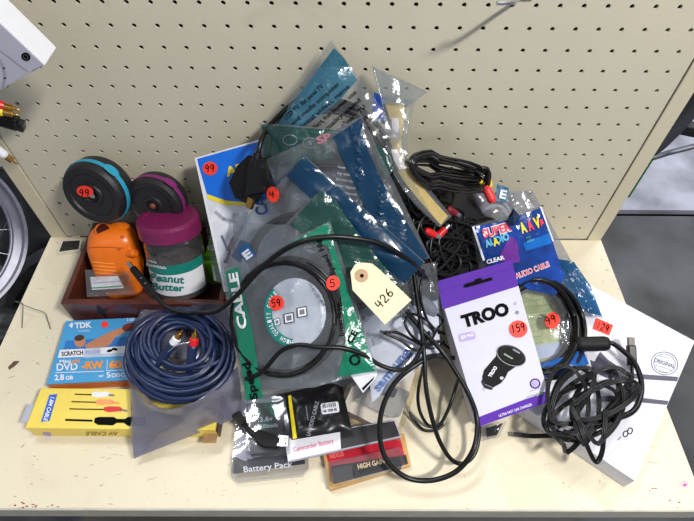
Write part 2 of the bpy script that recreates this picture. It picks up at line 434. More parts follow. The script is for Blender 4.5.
mb.box((XL, 0, ZT), (XR-XL, 0, 0), (0, .02, 0), (0, 0, .012), m_board)
mb.build('perforated_panel', unit)
mb = MB(); mb.box((XL, .018, 0), (XR-XL, 0, 0), (0, .004, 0), (0, 0, ZT), mat('back_sheet_enamel', (120, 114, 100), .6)); mb.build('rear_sheet', unit)
for s_, x0, x1 in (('l', -.4575, -.4335), ('r', .425, .4475)):
    mb = MB(); mb.box((x0, -.002, -.9), (x1-x0, 0, 0), (0, .03, 0), (0, 0, .9+ZT+.02), m_post); mb.build('upright', unit, bevel=.0012)
mb = MB(); zg0, zg1 = Y(632, 197, 0).z, Y(651, 157, 0).z; mb.box((.4478, -.001, zg0), (.003, 0, 0), (0, .012, 0), (0, 0, zg1-zg0), mat('dark_green_enamel', (18, 92, 50), .4)); o = mb.build('green_edge_strip', unit); o['label'] = 'dark green strip on the outer edge of the upright'
mb = MB(); mb.box((-.4585, -.4105, -.012), (.9065, 0, 0), (0, .4085, 0), (0, 0, .012), m_deck)
mb.box((-.4585, -.4125, -.034), (.9065, 0, 0), (0, .004, 0), (0, 0, .0335), mat('lip_enamel', (190, 186, 172), .45)); mb.build('shelf_deck', unit, bevel=.001)
# red marks on the deck
_=0
class Flat:
    def at(s, px, py, off=0): return Z(px, py, off)
deck = Flat(); rnd = random.Random(4)
def spat():
    for cx, cy, n, sp_ in ((32, 506, 16, 12), (652, 489, 3, 4), (672, 502, 2, 3), (18, 503, 4, 6)):
        mb = MB()
        for _ in range(n):
            x, y = cx+rnd.gauss(0, sp_), cy+rnd.gauss(0, 1.2); r = rnd.uniform(.4, 1.3)
            poly(mb, deck, [(x+r*rnd.uniform(.6, 1.6)*math.cos(a), y+r*.6*rnd.uniform(.5, 1.3)*math.sin(a)) for a in (0, 1, 2, 3, 4, 5)], mat('dark_red_paint', (140, 30, 36), .5), .0003)
        mb.build('paint_spatter', unit)
spat()
mb = MB(); poly(mb, deck, ell(685, 484, 4, 3.2), mat('pale_pink_paint', (240, 180, 190), .5), .0003); poly(mb, deck, ell(685, 485, 1.6, 1.2), M_PINK, .0005); mb.build('paint_spot', unit)
mb = MB(); poly(mb, deck, [(8, 367), (14, 361), (20, 361), (15, 366), (9, 370)], mat('brown_mark', (96, 72, 60), .6), .0003); mb.build('brown_mark', unit)

# lower deck and dark goods under the lip
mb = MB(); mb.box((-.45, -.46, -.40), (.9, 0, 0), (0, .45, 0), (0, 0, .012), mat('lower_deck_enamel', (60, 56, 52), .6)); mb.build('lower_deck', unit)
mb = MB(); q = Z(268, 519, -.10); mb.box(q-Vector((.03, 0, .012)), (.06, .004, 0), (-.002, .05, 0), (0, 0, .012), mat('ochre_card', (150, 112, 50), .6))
# ================================================================ hook, hanging carton, plugs at the left
h = thing('pegboard_hook', Y(525, 0, 0), 'bright steel display hook fixed in the perforated panel near the top', 'hook')
a = Y(527, -6, .0); tip = Y(497, 3.2, -.052); mid = Y(513, 2.5, -.045)
mb = MB(); mb.tube(smooth([a, (a+mid)/2, mid, tip], 6), .0021, M_STEEL, 10)
mb.tube([a, a+Vector((0, .014, 0))], .002, M_STEEL, 8); mb.build('hook_wire', h)
mb = MB(); mb.box(a+Vector((-.007, -.0015, -.006)), (.014, 0, 0), (0, .0015, 0), (0, 0, .016), M_STEEL); mb.build('hook_plate', h, bevel=.0004)

y0 = -.10; K = Y(45, 65, y0); pl = Plane(K, K+Vector((1, 0, 0)), K+Vector((0, 0, 1)))
E1 = (Y(0, 22.5, y0)-K).normalized(); E2 = (Y(0, 90, y0)-K).normalized()
E2 = (E2-E1*E2.dot(E1)*0).normalized()
bx = thing('phone_carton', K, 'white phone carton with grey printed front, sticking in at the top left corner', 'box')
mb = MB(); mgf = mat('grey_carton_front', (188, 188, 204), .4, var=.04)
mb.box(K, E1*.16, E2*.09, (0, .031, 0), M_WHITE)
mb.box(K+Vector((0, -.0006, 0))+E1*.0008+E2*.0008, E1*.158, E2*.088, (0, .0005, 0), mgf)
mb.build('carton', bx, bevel=.0006)
pl = Plane(K+Vector((0, -.0008, 0)), K+Vector((1, -.0008, 0)), K+Vector((0, -.0008, 1)))
mb = MB(); poly(mb, pl, ell(26, 56.5, 4.8, 4, 30), M_INK); ring(mb, pl, 26, 56.5, 2.6, 1.8, .7, M_LGREY, .0008, 30)
stroke(mb, pl, [(0, 50), (8, 56), (18, 64), (28, 71)], .7, M_LGREY); stroke(mb, pl, [(0, 60), (4, 68), (5, 78), (3, 86)], 2.5, mat('mid_grey_print', (160, 160, 176), .5))
stroke(mb, pl, [(33, 70), (42, 66)], .7, M_GREY); mb.build('carton_print', bx)

def rca(name, label, p0, p1, tipc, bodyc, r=.0052):
    """plug body from p0 to p1, pin beyond p1"""
    p0, p1 = Vector(p0), Vector(p1); d = (p1-p0).normalized(); t = thing(name, p0, label, 'plug')
    mb = MB(); mb.lathe([(r*.5, -.012), (r*.6, 0), (r, .004), (r, .018), (r*.8, .021)], p1-d*.021, d, bodyc, 16); mb.build('plug_body', t)
    mb = MB(); mb.lathe([(r*.75, 0), (r*.75, .0075), (r*.5, .0078)], p1, d, tipc, 14, caps=True)
    mb.lathe([(r*.22, .0075), (r*.25, .012), (r*.1, .0145)], p1, d, tipc, 10); mb.build('pin', t)
    return t
def lead(t, pts, r=.0022, m=None): mb = MB(); mb.tube(smooth(pts), r, m or M_CABLE, 8); mb.build('lead', t)
yy = -.09
t = rca('audio_plug', 'red audio plug with gold pin hanging at the left edge in front of the panel', Y(-14, 102, yy), Y(5, 106.5, yy), M_GOLD, M_REDP); lead(t, [Y(-14, 102, yy), Y(-40, 90, yy), Y(-70, 40, yy)])
t = rca('audio_plug', 'yellow audio plug just under the red one at the left edge', Y(-14, 108, yy-.003), Y(4, 112, yy-.003), M_GOLD, M_YEL); lead(t, [Y(-14, 108, yy), Y(-40, 100, yy), Y(-70, 45, yy)])
t = rca('audio_plug', 'white audio plug with gold pin hanging low at the left edge by the upright', Y(-12, 143, yy), Y(6, 156, yy), M_GOLD, M_WHITE); lead(t, [Y(-12, 143, yy), Y(-40, 120, yy), Y(-70, 50, yy)])
t = thing('cable_connector', Y(0, 125, yy), 'chunky black cable connector under the red and yellow plugs at the left edge', 'plug')
mb = MB(); a, b = Y(-16, 118, yy), Y(19, 128, yy); d = (b-a).normalized(); s_ = d.cross(Vector((0, 1, 0))).normalized()
mb.box(a-s_*.008, (b-a)*.95, s_*.017, (0, .012, 0), M_BLACK); mb.build('connector_shell', t, bevel=.003)
mb = MB(); mb.box(b-s_*.006-d*.002, d*.006, s_*.012, (0, .009, 0), SMOKE); mb.build('clear_cap', t, bevel=.001)
lead(t, [a, a-d*.04, a-d*.08+Vector((0, 0, .06))], .003)

# wheel standing on the floor at the left
c0 = Z(-84, 236, -.10); nrm = (CAM-c0).normalized(); nrm = (nrm+Vector((.1, .0, .15))).normalized()
wh = thing('wheel', c0-Vector((0, 0, .2)), 'silver spoked wheel rim standing left of the shelf', 'wheel')
a_ = nrm.cross(Vector((0, 0, 1))).normalized(); b_ = nrm.cross(a_)
def circ(r, off=0, n=72): return [c0+nrm*off+a_*(r*math.cos(2*math.pi*k/n))+b_*(r*math.sin(2*math.pi*k/n)) for k in range(n+1)]
m_rim = mat('brushed_aluminium', (150, 150, 162), .45, metal=.6)
WR = .180
mb = MB(); prof = [(WR, -.012), (WR, .012), (WR-.006, .012), (WR-.010, .004), (WR-.024, .003), (WR-.028, .009), (WR-.030, .009), (WR-.030, -.009), (WR, -.012)]
mb.lathe(prof, c0, nrm, m_rim, 80, caps=False); mb.build('rim', wh)
mb = MB(); mb.lathe([(.02, -.03), (.02, .03)], c0, nrm, m_rim, 20); mb.build('hub', wh)
for k in range(18):
    an = 2*math.pi*k/18+.1; d = a_*math.cos(an)+b_*math.sin(an); mb = MB(); mb.tube([c0+d*.018+nrm*(.02 if k % 2 else -.02), c0+d*(WR-.03)], .0012, M_STEEL, 6); mb.build('spoke', wh)
# dark tyres stacked beside it
m_tyre = mat('dusty_black_rubber', (24, 24, 26), .55, bump=.8, bscale=70)
for k, (x, y, z, r, lb) in enumerate(((-.63, .12, -.42, .15, 'black knobbly tyre lying behind the silver rim, topmost'), (-.68, -.06, -.52, .17, 'black knobbly tyre lying under the other tyre left of the shelf'), (-.66, -.30, -.62, .16, 'black tyre lying lowest, near the front left end of the shelf'))):
    mb = MB(); mb.lathe([(r, -.025), (r+.03, -.02), (r+.042, 0), (r+.03, .02), (r, .025), (r-.008, 0), (r, -.025)], (x, y, z), (.15, -.2, 1), m_tyre, 48, caps=False, ribs=.015)
    tag(mb.build('tyre'), lb, 'tyre', 'tyres left of the shelf')
m_backdrop = mat('dark_backdrop_plastic', (20, 20, 22), .35, bump=.8, bscale=25)  # added lumps: a dark backdrop over the lit floor behind the wheel
def backdrop(c, s_, seed, lb):
    mb = MB(); V = []; n = 24
    for j in range(n+1):
        for i in range(2*n):
            a, b2 = math.pi*j/n, math.pi*i/n; d = Vector((math.sin(a)*math.cos(b2), math.sin(a)*math.sin(b2), math.cos(a))); k = 1+.22*noise.noise(d*2+Vector((seed, 0, 0)))+.08*noise.noise(d*7+Vector((0, seed, 0)))
            V.append(Vector(c)+Vector((d.x*s_[0]*k, d.y*s_[1]*k, d.z*s_[2]*k)))
    mb.add(V, [(j*2*n+i, (j+1)*2*n+i, (j+1)*2*n+(i+1) % (2*n), j*2*n+(i+1) % (2*n)) for j in range(n) for i in range(2*n)], m_backdrop, True)
    return tag(mb.build('dark_backdrop'), lb, 'backdrop')
backdrop((-.83, .02, -.62), (.22, .25, .26), 3, 'added dark sack on the floor behind the silver rim')
backdrop((-.80, .48, -.60), (.24, .2, .28), 5, 'added dark sack on the floor farther back, left of the upright')
# bent wire on the deck
mb = MB(); mb.tube(smooth([Z(22, 328, .002), Z(23, 306, .022), Z(20, 302, .024), Z(14, 301, .022)], 4)+smooth([Z(24, 305, .022), Z(34, 309, .016), Z(45, 313, .012), Z(48, 321, .005), Z(50.5, 329, .002)], 4), .0006, mat('dull_wire', (110, 104, 96), .4, metal=.6), 6)
tag(mb.build('bent_wire'), 'thin bent wire standing on the bare deck near the left edge', 'wire')
mb = MB(); c4 = [Z(57, 253, .006), Z(80, 250, .006), Z(82, 239.5, .006), Z(62, 240.5, .006)]
ctr = sum(c4, Vector())/4
prism(mb, [v-Vector((0, 0, .0055)) for v in c4], c4, mat('ivory_plastic', (222, 216, 200), .4))
c5 = [ctr+(v-ctr)*.84+Vector((0, 0, .0004)) for v in c4]; mb.add(c5, [(0, 1, 2, 3)], mat('dark_glass', (36, 38, 40), .12))
tag(mb.build('flat_gadget'), 'small flat gadget with a dark screen and pale rim behind the wooden tray', 'gadget')

# ================================================================ right background
m_fr = mat('dark_grey_metal', (58, 60, 66), .5)
fr = thing('tubular_stand', (1.05, .55, -.9), 'dark grey tubular stand beyond the right upright', 'stand')
def Zf(px, py, y): return Y(px, py, y)
mb = MB(); mb.tube(smooth([Y(750, 20, .15), Y(715, 72, .15), Y(692, 108, .15), Y(670, 133, .15), Y(650, 150, .15), Y(622, 160, .15), Y(590, 160, .15)]), .013, m_fr, 14); mb.build('curved_tube', fr)
mb = MB(); mb.tube([Y(640, 162, .5), Y(668, 153, .5), Y(730, 137, .5)], .0075, mat('grey_tube', (120, 122, 130), .4, metal=.5), 10); mb.build('cross_rod', fr)
mb = MB(); a = Y(674, 124, .4); b = Y(720, 134, .4); mb.box(a, b-a, (0, .03, 0), (0, 0, -.024), mat('black_bracket', (26, 27, 30), .5)); mb.build('bracket', fr, bevel=.002)
mb = MB(); e_ = Y(750, 20, .15); mb.tube(smooth([e_, e_+Vector((.3, .02, .02)), e_+Vector((.7, .05, -.3)), Vector((e_.x+.8, e_.y+.1, -.9))]), .016, m_fr, 10); mb.build('leg', fr)

# ================================================================ wooden tray and what it holds
m_wood = mat('mahogany_wood', (92, 44, 34), .38, var=.4, nscale=25, bump=.2, bscale=60, coat=.2)
tx0, tx1, ty0, ty1, thh, tw = -.366, -.142, -.163, -.014, .05, .008
tr = thing('wooden_tray', ((tx0+tx1)/2, (ty0+ty1)/2, 0), 'dark red-brown wooden tray holding an orange tool and a jar', 'tray')
for nm, o_, a, b in (('side_board', (tx0, ty0, 0.0003), (tx1-tx0, 0, 0), (0, tw, 0)), ('side_board', (tx0, ty1-tw, .0003), (tx1-tx0, 0, 0), (0, tw, 0)), ('side_board', (tx0, ty0+tw, .0003), (tw, 0, 0), (0, ty1-ty0-2*tw, 0)), ('side_board', (tx1-tw, ty0+tw, .0003), (tw, 0, 0), (0, ty1-ty0-2*tw, 0))):
    mb = MB(); mb.box(o_, a, b, (0, 0, thh), m_wood); mb.build(nm, tr, bevel=.0012)
mb = MB(); mb.box((tx0+tw, ty0+tw, .0003), (tx1-tx0-2*tw, 0, 0), (0, ty1-ty0-2*tw, 0), (0, 0, .006), m_wood); mb.build('tray_base', tr)
pf = Plane((tx0, ty0-.0004, 0), (tx1, ty0-.0004, 0), (tx0, ty0-.0004, .05))
mb = MB(); poly(mb, pf, [(97, 305), (103, 310), (109, 308), (105, 313), (108, 319), (102, 314), (97, 312)], mat('black_inlay', (24, 18, 18), .5)); mb.build('inlay', tr)
# dark pouches at the back of the tray carry the reels
def blob(name, cx, cy, cz, sx, sy, sz, m, amp=.12, seed=0, n=20):
    mb = MB(); V = []; 
    for j in range(n+1):
        th_ = math.pi*j/n
        for i in range(2*n):
            ph = math.pi*i/n; d = Vector((math.sin(th_)*math.cos(ph), math.sin(th_)*math.sin(ph), math.cos(th_)))
            e = Vector([math.copysign(abs(c)**.55, c) for c in d]); k = 1+amp*noise.noise(d*2.2+Vector((seed, 0, 0)))
            V.append((cx+e.x*sx*k, cy+e.y*sy*k, cz+e.z*sz*k))
    fs = [(j*2*n+i, (j+1)*2*n+i, (j+1)*2*n+(i+1) % (2*n), j*2*n+(i+1) % (2*n)) for j in range(n) for i in range(2*n)]
    return mb.add(V, fs, m, True)
tag(blob('p', -.305, -.048, .037, .046, .022, .032, mat('black_fabric', (24, 22, 24), .8, bump=.5)).build('fabric_pouch'), 'black fabric pouch in the tray under the blue-banded reel', 'pouch')
tag(blob('p', -.222, -.040, .030, .034, .018, .026, mat('dark_maroon_fabric', (60, 14, 20), .8, bump=.5)).build('fabric_pouch'), 'dark maroon pouch in the tray behind the jar', 'pouch')
# the two reels
def reel(c, ax, R_, T_, bandm, label, hubm, seed):
    c = Vector(c); ax = Vector(ax).normalized(); t = thing('round_reel', c-Vector((0, 0, R_)), label, 'reel', 'round black reels behind the tray')
    m_ = mat('reel_rubber', (30, 30, 33), .5, bump=.3, bscale=150)
    mb = MB(); h = T_/2
    mb.lathe([(R_*.84, -h), (R_*.95, -h+.002), (R_, -h+.007), (R_*1.0, h-.012), (R_*.97, h-.005), (R_*.90, h), (R_*.72, h), (R_*.68, h-.0025), (R_*.36, h-.0025), (R_*.33, h-.0005), (R_*.24, h-.0005), (R_*.2, h-.006), (.0001, h-.006)], c, ax, m_, 56); mb.build('reel_body', t)
    mb = MB(); mb.lathe([(R_*1.0, -.0035), (R_*1.018, -.003), (R_*1.018, .003), (R_*1.0, .0035)], c+ax*.004, ax, bandm, 56, caps=False)
    a = (Vector((0, 0, 1))-ax*ax.z).normalized(); s2 = ax.cross(a); P = []
    ang0 = math.radians(-38)
    pts = []
    for k in range(9):
        an = ang0-.22+.44*k/8; wd = .0035+.0035*math.sin(math.pi*k/8)**.5
        for w_ in (-wd, wd): pts.append(c+ax*(.004+w_)+(a*math.cos(an)-s2*math.sin(an)*-1)*R_*1.035)
    mb.add(pts, [(2*k, 2*k+1, 2*k+3, 2*k+2) for k in range(8)], bandm, True)
    mb.build('coloured_band', t)
    mb = MB(); mb.lathe([(R_*.10, h-.006), (R_*.10, h-.001), (R_*.06, h)], c, ax, hubm, 12); mb.build('hub_bolt', t)
    mb = MB(); mb.lathe([(R_*.8, -h-.0012), (R_*.9, -h-.0012), (R_*.9, -h)], c, ax, M_STEEL, 40); mb.build('back_disc', t)
    return t, Plane(c+ax*(h-.0020), c+ax*(h-.0020)+a, c+ax*(h-.0020)+s2)
ax1 = Vector((-.20, -.93, .30))
fc = Y(89, 195, -.064); R1 = .0445
t, pl = reel(fc+(-ax1.normalized())*.018+Vector((.002, 0, -.002)), ax1, R1, .036, mat('cyan_band', (40, 160, 196), .5), 'round black reel with a cyan band, leaning on the panel behind the tray', M_STEEL, 1)
pl.o += pl.n*.0035
sticker(t, pl, 85.5, 191, 8.5, 5.6, 8, '99', 'round red price sticker marked 99', (80, 195.5), (91, 195.5), 6.5, .9)
ax2 = Vector((-.12, -.93, .32)); fc = Y(152, 207, -.060)
t, pl = reel(fc-ax2.normalized()*.017, ax2, .0405, .034, mat('magenta_band', (132, 32, 112), .5), 'round black reel with a purple band, leaning on the panel behind the jar', mat('copper_bolt', (170, 110, 90), .35, metal=.7), 2)

# orange tool
ot = thing('orange_tool', Z(115, 285, .01), 'orange plastic hand tool with a round hole and vent slots standing in the wooden tray', 'tool')
m_or = mat('orange_plastic', (240, 118, 22), .3, var=.06)
from mathutils.bvhtree import BVHTree
base = Vector((-.306, -.108, .0066)); axx = Vector((.97, .24, 0)).normalized(); axy = Vector((-.24, .97, 0)).normalized(); lean = Vector((.0, .36, 0))
mb = MB(); V = []; NS = 16; NP = 36; Ht = .097
for j in range(NS+1):
    t_ = j/NS; z = Ht*t_
    k = (1-max(0, (t_-.72)/.28)**2.4*.42); k0 = .80+.20*min(1, t_/.35)
    sx, sy = .0345*k*k0, .023*(1-max(0, (t_-.8)/.2)**2.2*.45)*k0
    if j == NS: sx *= .75; sy *= .75
    for i in range(NP):
        an = 2*math.pi*i/NP; ex, ey = math.copysign(abs(math.cos(an))**.65, math.cos(an)), math.copysign(abs(math.sin(an))**.65, math.sin(an))
        V.append(base+axx*ex*sx+axy*ey*sy+lean*z+Vector((0, 0, z)))
fs = [(j*NP+i, j*NP+(i+1) % NP, (j+1)*NP+(i+1) % NP, (j+1)*NP+i) for j in range(NS) for i in range(NP)]
fs.append(tuple(range(NS*NP, NS*NP+NP))); fs.append(tuple(range(NP-1, -1, -1)))
mb.add(V, fs, m_or, True); mb.build('tool_body', ot)
bv = BVHTree.FromPolygons([tuple(v) for v in V], fs)
def onb(px, py, off=0):
    loc, nn, _i, _d = bv.ray_cast(CAM, ray(px, py).normalized())
    if loc is None: loc, nn, _i, _d = bv.find_nearest(Z(px, py, .08))
    if nn.dot(CAM-loc) < 0: nn = -nn
    return loc+nn*off, nn
hc, hn = onb(103, 230); hn = (hn+(CAM-hc).normalized()*.8).normalized()
mb = MB(); mb.lathe([(.0100, -.008), (.0108, .0010), (.0098, .0024), (.0086, .0012), (.0084, -.003)], hc, hn, m_or, 28, caps=False); hcol = mb.build('hole_collar', ot)
mb = MB(); mb.lathe([(.0088, .0002), (.0001, .0002)], hc+hn*.0008, hn, mat('dark_red_recess', (96, 22, 12), .5), 24); mb.build('hole', hcol)
for k in range(6):
    mb = MB(); mb.tube([onb(92+k*1.2+x, 262+k*3.6+x*.09, .0002)[0] for x in (0, 6, 12, 18, 22)], .0010, mat('light_orange_plastic', (250, 150, 60), .35), 6); mb.build('vent_rib', ot)
mb = MB(); mb.tube([onb(87+x, 247+abs(x-18)*.05, .0)[0] for x in range(2, 40, 5)], .0008, mat('deep_orange_recess', (190, 80, 10), .5), 6); mb.build('seam', ot)
kb, kn = onb(131, 253); mb = MB(); mb.lathe([(.0060, -.008), (.0062, .006), (.0045, .009)], kb, Vector((.9, -.2, .3)), m_or, 18); mb.build('side_knob', ot)
for (px, py) in ((122, 237), (119, 249), (128, 230)):
    q, nn = onb(px, py); mb = MB(); mb.lathe([(.0030, -.002), (.0024, .0006)], q, nn, mat('deep_orange_recess', (190, 80, 10), .5), 12); mb.build('screw_recess', ot)

# jar
jx, jy = -.2095, -.081
jr = thing('peanut_butter_jar', (jx, jy, .0066), 'clear jar with purple screw lid and teal and white label, standing in the wooden tray', 'jar')
m_lid = mat('purple_plastic', (122, 30, 82), .35, var=.05)
RJ = .0395
JB = Vector((-.2135, -.116, .0225)); JA = Vector((-.02, .36, .93)).normalized()
JX = Vector((1, 0, 0)); JX = (JX-JA*JX.dot(JA)).normalized(); JY = JA.cross(JX)
JL = .092
mb = MB(); mb.lathe([(RJ*.9, 0), (RJ, .004), (RJ, JL-.014), (RJ*.96, JL-.005), (RJ*.90, JL)], JB, JA, HARD, 48, caps=False); mb.build('glass_wall', jr)
mb = MB(); prof = [(RJ*1.0, 0), (RJ*1.06, .001), (RJ*1.06, .019), (RJ*1.03, .0225), (RJ*.97, .0235), (RJ*.82, .0235), (RJ*.80, .0225), (.0001, .0225)]
mb.lathe(prof, JB+JA*(JL+.001), JA, m_lid, 96, ribs=.005); mb.build('lid', jr)
class Cyl:
    def __init__(s, o, a, r): s.o, s.a, s.r = o, a, r
    def at(s, px, py, off=0):
        d = ray(px, py); w_ = CAM-s.o; d2 = d-s.a*d.dot(s.a); w2 = w_-s.a*w_.dot(s.a); r = s.r+off
        a = d2.dot(d2); b = 2*d2.dot(w2); c = w2.dot(w2)-r*r; D = max(0, b*b-4*a*c); return CAM+d*((-b-math.sqrt(D))/(2*a))
def cband(mb, r, z0, z1, m, a0, a1, n=30):
    V = []
    for k in range(n+1):
        an = math.radians(a0+(a1-a0)*k/n)
        for z in (z0, z1): V.append(JB+JX*r*math.cos(an)+JY*r*math.sin(an)+JA*z)
    mb.add(V, [(2*k, 2*k+2, 2*k+3, 2*k+1) for k in range(n)], m, True)
cy = Cyl(JB, JA, RJ+.0003)
mb = MB(); cband(mb, RJ+.0003, .012, .060, M_WHITE, -165, -15); cband(mb, RJ+.0006, .047, .062, M_TEAL, -168, -12)
text(mb, cy, 'Peanut', (150, 280.5), (184, 283.5), 7.5, M_TEAL, .0009, .03); text(mb, cy, 'Butter', (152, 289.5), (184, 291.5), 7, M_TEAL, .0009, .03)
text(mb, cy, 'WOOLWORTHS', (146, 261), (156, 263.5), 1.8, M_WHITE, .001); text(mb, cy, 'Essentials', (146, 265.5), (166, 269.5), 3, M_WHITE, .001)
mb.build('jar_label', jr)
mb = MB(); mb.lathe([(RJ*.93, .0), (RJ*.93, .045), (.0001, .050)], JB+JA*.002, JA, mat('dark_screws_fill', (92, 84, 84), .6, bump=1, bscale=120), 30); mb.build('small_parts_fill', jr)

# small zip bag with a white card and the lime box
m_lime = mat('lime_card', (120, 196, 24), .45)
FB = lambda zc: (lambda px, py, l=0: Z(px, py, zc+l))
pb = Patch([(85, 270, .0), (128, 268, .0), (136, 294, .0), (87, 297, .0)], .002, 3, 3, .003, FB(.052))
t = thing('zip_bag', Z(110, 285, .02), 'small clear zip bag with a white slip, lying in the tray before the orange tool', 'bag')
pb.film_mesh(CLEAR, 14).build('bag_film', t)
mb = MB(); poly(mb, pb, [(90, 277), (118, 276), (124, 288), (92, 290)], M_WHITE, -.001); stroke(mb, pb, [(92, 288), (122, 286)], 1, M_GREEN, -.0005); stroke(mb, pb, [(94, 283), (122, 281)], .8, M_LGREY, -.0005); mb.build('paper_slip', t)
t = thing('lime_carton', Z(212, 275, .01), 'lime green carton with a small picture, standing between the jar and the blue pack', 'box')
ox, oy = -.166, -.118
a = Z(203, 263, .062)
mb = MB(); mb.box((a.x, a.y, .0075), (.028, .001, 0), (.002, .075, 0), (0, 0, .0545), m_lime); mb.build('carton', t, bevel=.001)
pl = Plane((a.x, a.y, .0622), (a.x+.03, a.y, .0622), (a.x, a.y+.05, .0622))
mb = MB(); poly(mb, pl, ell(214, 248, 7, 3, 5), M_WHITE, .0004); poly(mb, pl, [(203, 257), (223, 255), (223, 260), (203, 261)], mat('deep_green_print', (60, 130, 30), .5), .0004); mb.build('carton_print', t)

# ================================================================ DVD carton
zt = .019
A_, B_, D_ = Z(66, 321, zt), Z(150, 317, zt), Z(51, 384, zt)
ux = (B_-A_).normalized(); uy = (D_-A_); uy = (uy-ux*uy.dot(ux)*.9)
B2 = A_+ux*.128
t = thing('dvd_carton', A_+ux*.06+uy*.5-Vector((0, 0, zt)), 'blue carton of small discs with a swimmer picture, before the wooden tray', 'box')
mb = MB(); mb.box(A_-Vector((0, 0, zt-.0005)), ux*.128, uy, (0, 0, zt-.0005), mat('sky_blue_card', (70, 158, 214), .35, var=.05))
m_of = mat('orange_card', (214, 120, 48), .4)
mb.box(A_+uy*1.001-Vector((0, 0, zt-.001)), ux*.128, uy.normalized()*.0006, (0, 0, zt-.003), m_of); mb.build('carton', t)
pl = Plane(A_, B_, D_)
mb = MB()
poly(mb, pl, [(66, 341), (150, 335), (150, 354), (61, 358)], mat('water_print', (40, 120, 196), .35), .0003)
poly(mb, pl, [(85, 345), (98, 338), (112, 331), (130, 325), (142, 321), (143, 325), (128, 331), (116, 337), (110, 345), (100, 349), (88, 351)], M_SKIN, .0005)
poly(mb, pl, ell(80, 341.5, 5.5, 6.2, 0), M_SKIN, .0007); poly(mb, pl, ell(79.5, 338.2, 5, 3, -10), M_BROWN, .0008)
poly(mb, pl, ell(130, 327, 8, 3.8, -15), mat('reddish_brown_print', (120, 54, 44), .4), .0008); poly(mb, pl, ell(140, 329, 5.5, 5), M_WHITE, .0009); poly(mb, pl, ell(139, 328, 3.5, 3.5), M_SKIN, .001)
poly(mb, pl, [(60, 350), (84, 349), (84, 357), (58, 358)], M_WHITE, .0006); poly(mb, pl, [(84, 349), (128, 346), (128, 356), (84, 358)], mat('pale_blue_print', (190, 206, 228), .4), .0006); poly(mb, pl, [(101, 348), (127, 346), (127, 353), (101, 354)], M_WHITE, .0008)
text(mb, pl, 'TDK', (75, 328.5), (92, 327.5), 5.5, M_WHITE, .0008, .04); poly(mb, pl, [(69, 325.5), (72.5, 322.5), (73.5, 325.5), (72, 328.5)], M_WHITE, .0008)
text(mb, pl, 'SCRATCH', (62, 356.3), (83.5, 354.8), 4.2, M_INK, .001, .03); text(mb, pl, 'PROOF', (86, 354.5), (100, 353.6), 3.6, M_LILAC, .001)
poly(mb, pl, ell(110, 351, 3, 1.4, -15), M_INK, .001); poly(mb, pl, ell(115, 349.5, 3, 1.4, 10), M_INK, .001)
text(mb, pl, 'Mini', (60, 363.5), (71, 363), 3.4, M_WHITE, .0008, .03); text(mb, pl, 'gold', (72, 363), (80, 362.6), 3.4, M_ORANGE, .0008, .03)
text(mb, pl, 'DVD', (57, 370.8), (78, 370), 7, M_WHITE, .0008); text(mb, pl, '-RW', (82, 369.5), (104, 368.5), 7.5, M_ORANGE, .0008, .045); text(mb, pl, '60', (109.5, 368.5), (122, 368), 7.5, M_ORANGE, .0008, .045); text(mb, pl, 'min', (122.5, 368), (128, 368), 3.5, M_ORANGE, .0008)
stroke(mb, pl, [(107.5, 360), (107, 371), (128, 370)], .6, M_WHITE, .0008)
stroke(mb, pl, [(56, 373), (104, 371.5)], .7, M_WHITE, .0008); text(mb, pl, '2.8', (55, 380.6), (64.5, 380), 5.6, M_WHITE, .0008, .03); text(mb, pl, 'GB', (66, 380), (73.5, 379.5), 3.8, M_WHITE, .0008, .03)
text(mb, pl, 'or', (99, 377.5), (104.5, 377), 3, M_WHITE, .0008); text(mb, pl, '5', (107, 378), (111, 377.5), 5.5, M_WHITE, .0008, .03); text(mb, pl, 'DISCS', (112, 377.5), (128, 376.5), 3.8, M_WHITE, .0008, .02); text(mb, pl, '2 sides', (127, 321.5), (137, 320.6), 3, M_WHITE, .0008)
text(mb, pl, 'rewritable', (78, 332.2), (90, 331.6), 1.8, M_WHITE, .0008, 0)
mb.build('carton_print', t)
mb = MB(); poly(mb, pl, ell(105, 324.8, 3.6, 3.3), M_RED, .0012); mb.build('dot_sticker', t)['label'] = 'plain round red dot sticker'

# ================================================================ yellow cable carton
zt = .028
A_, D_ = Z(41, 388, zt), Z(25, 428, zt); R_ = Z(210, 430, zt)
ux = (R_-D_).normalized(); 
t = thing('cable_carton', (A_+D_)/2+ux*.1-Vector((0, 0, zt)), 'yellow cable carton with printed plugs along the front left of the shelf', 'box')
m_yc = mat('yellow_card', (238, 212, 92), .4, var=.04); Lc = (R_-D_).length+.006
mb = MB(); mb.box(D_-Vector((0, 0, zt-.0005)), ux*Lc, (A_-D_), (0, 0, zt-.0005), m_yc); mb.build('carton', t, bevel=.0006)
pl = Plane(D_, R_, A_); pfr = Plane(D_, R_, D_-Vector((0, 0, .02)))
mb = MB()
poly(mb, pl, [(49.5, 395), (57.5, 394), (49.5, 421), (41, 422)], mat('royal_blue_print', (24, 98, 200), .4)); text(mb, pl, '1.8M CABLE', (51.3, 397), (43.8, 420.5), 3.9, M_WHITE, .0009, .03)
m_pea = mat('peach_print', (244, 160, 96), .4)
for (x0, y0_, x1, x2, y2, cc, tc) in ((75, 394.3, 92, 115, 395.5, M_WHITE, M_GREY), (72, 401.8, 96, 120, 403, m_pea, m_pea), (70, 409, 104, 128, 411, M_REDP, M_GREY)):
    stroke(mb, pl, [(x0, y0_), (x1, y0_+.6)], 1.1, M_INK); poly(mb, pl, [(x1, y0_-1.4), (x1+5, y0_-2.6), (x1+16, y0_-2.2), (x1+18, y0_-.8), (x1+18, y0_+2.2), (x1+5, y0_+3.4), (x1, y0_+2)], cc, .0006); stroke(mb, pl, [(x1+17, y0_+.9), (x2-1, y2)], 1.8, tc, .0006)
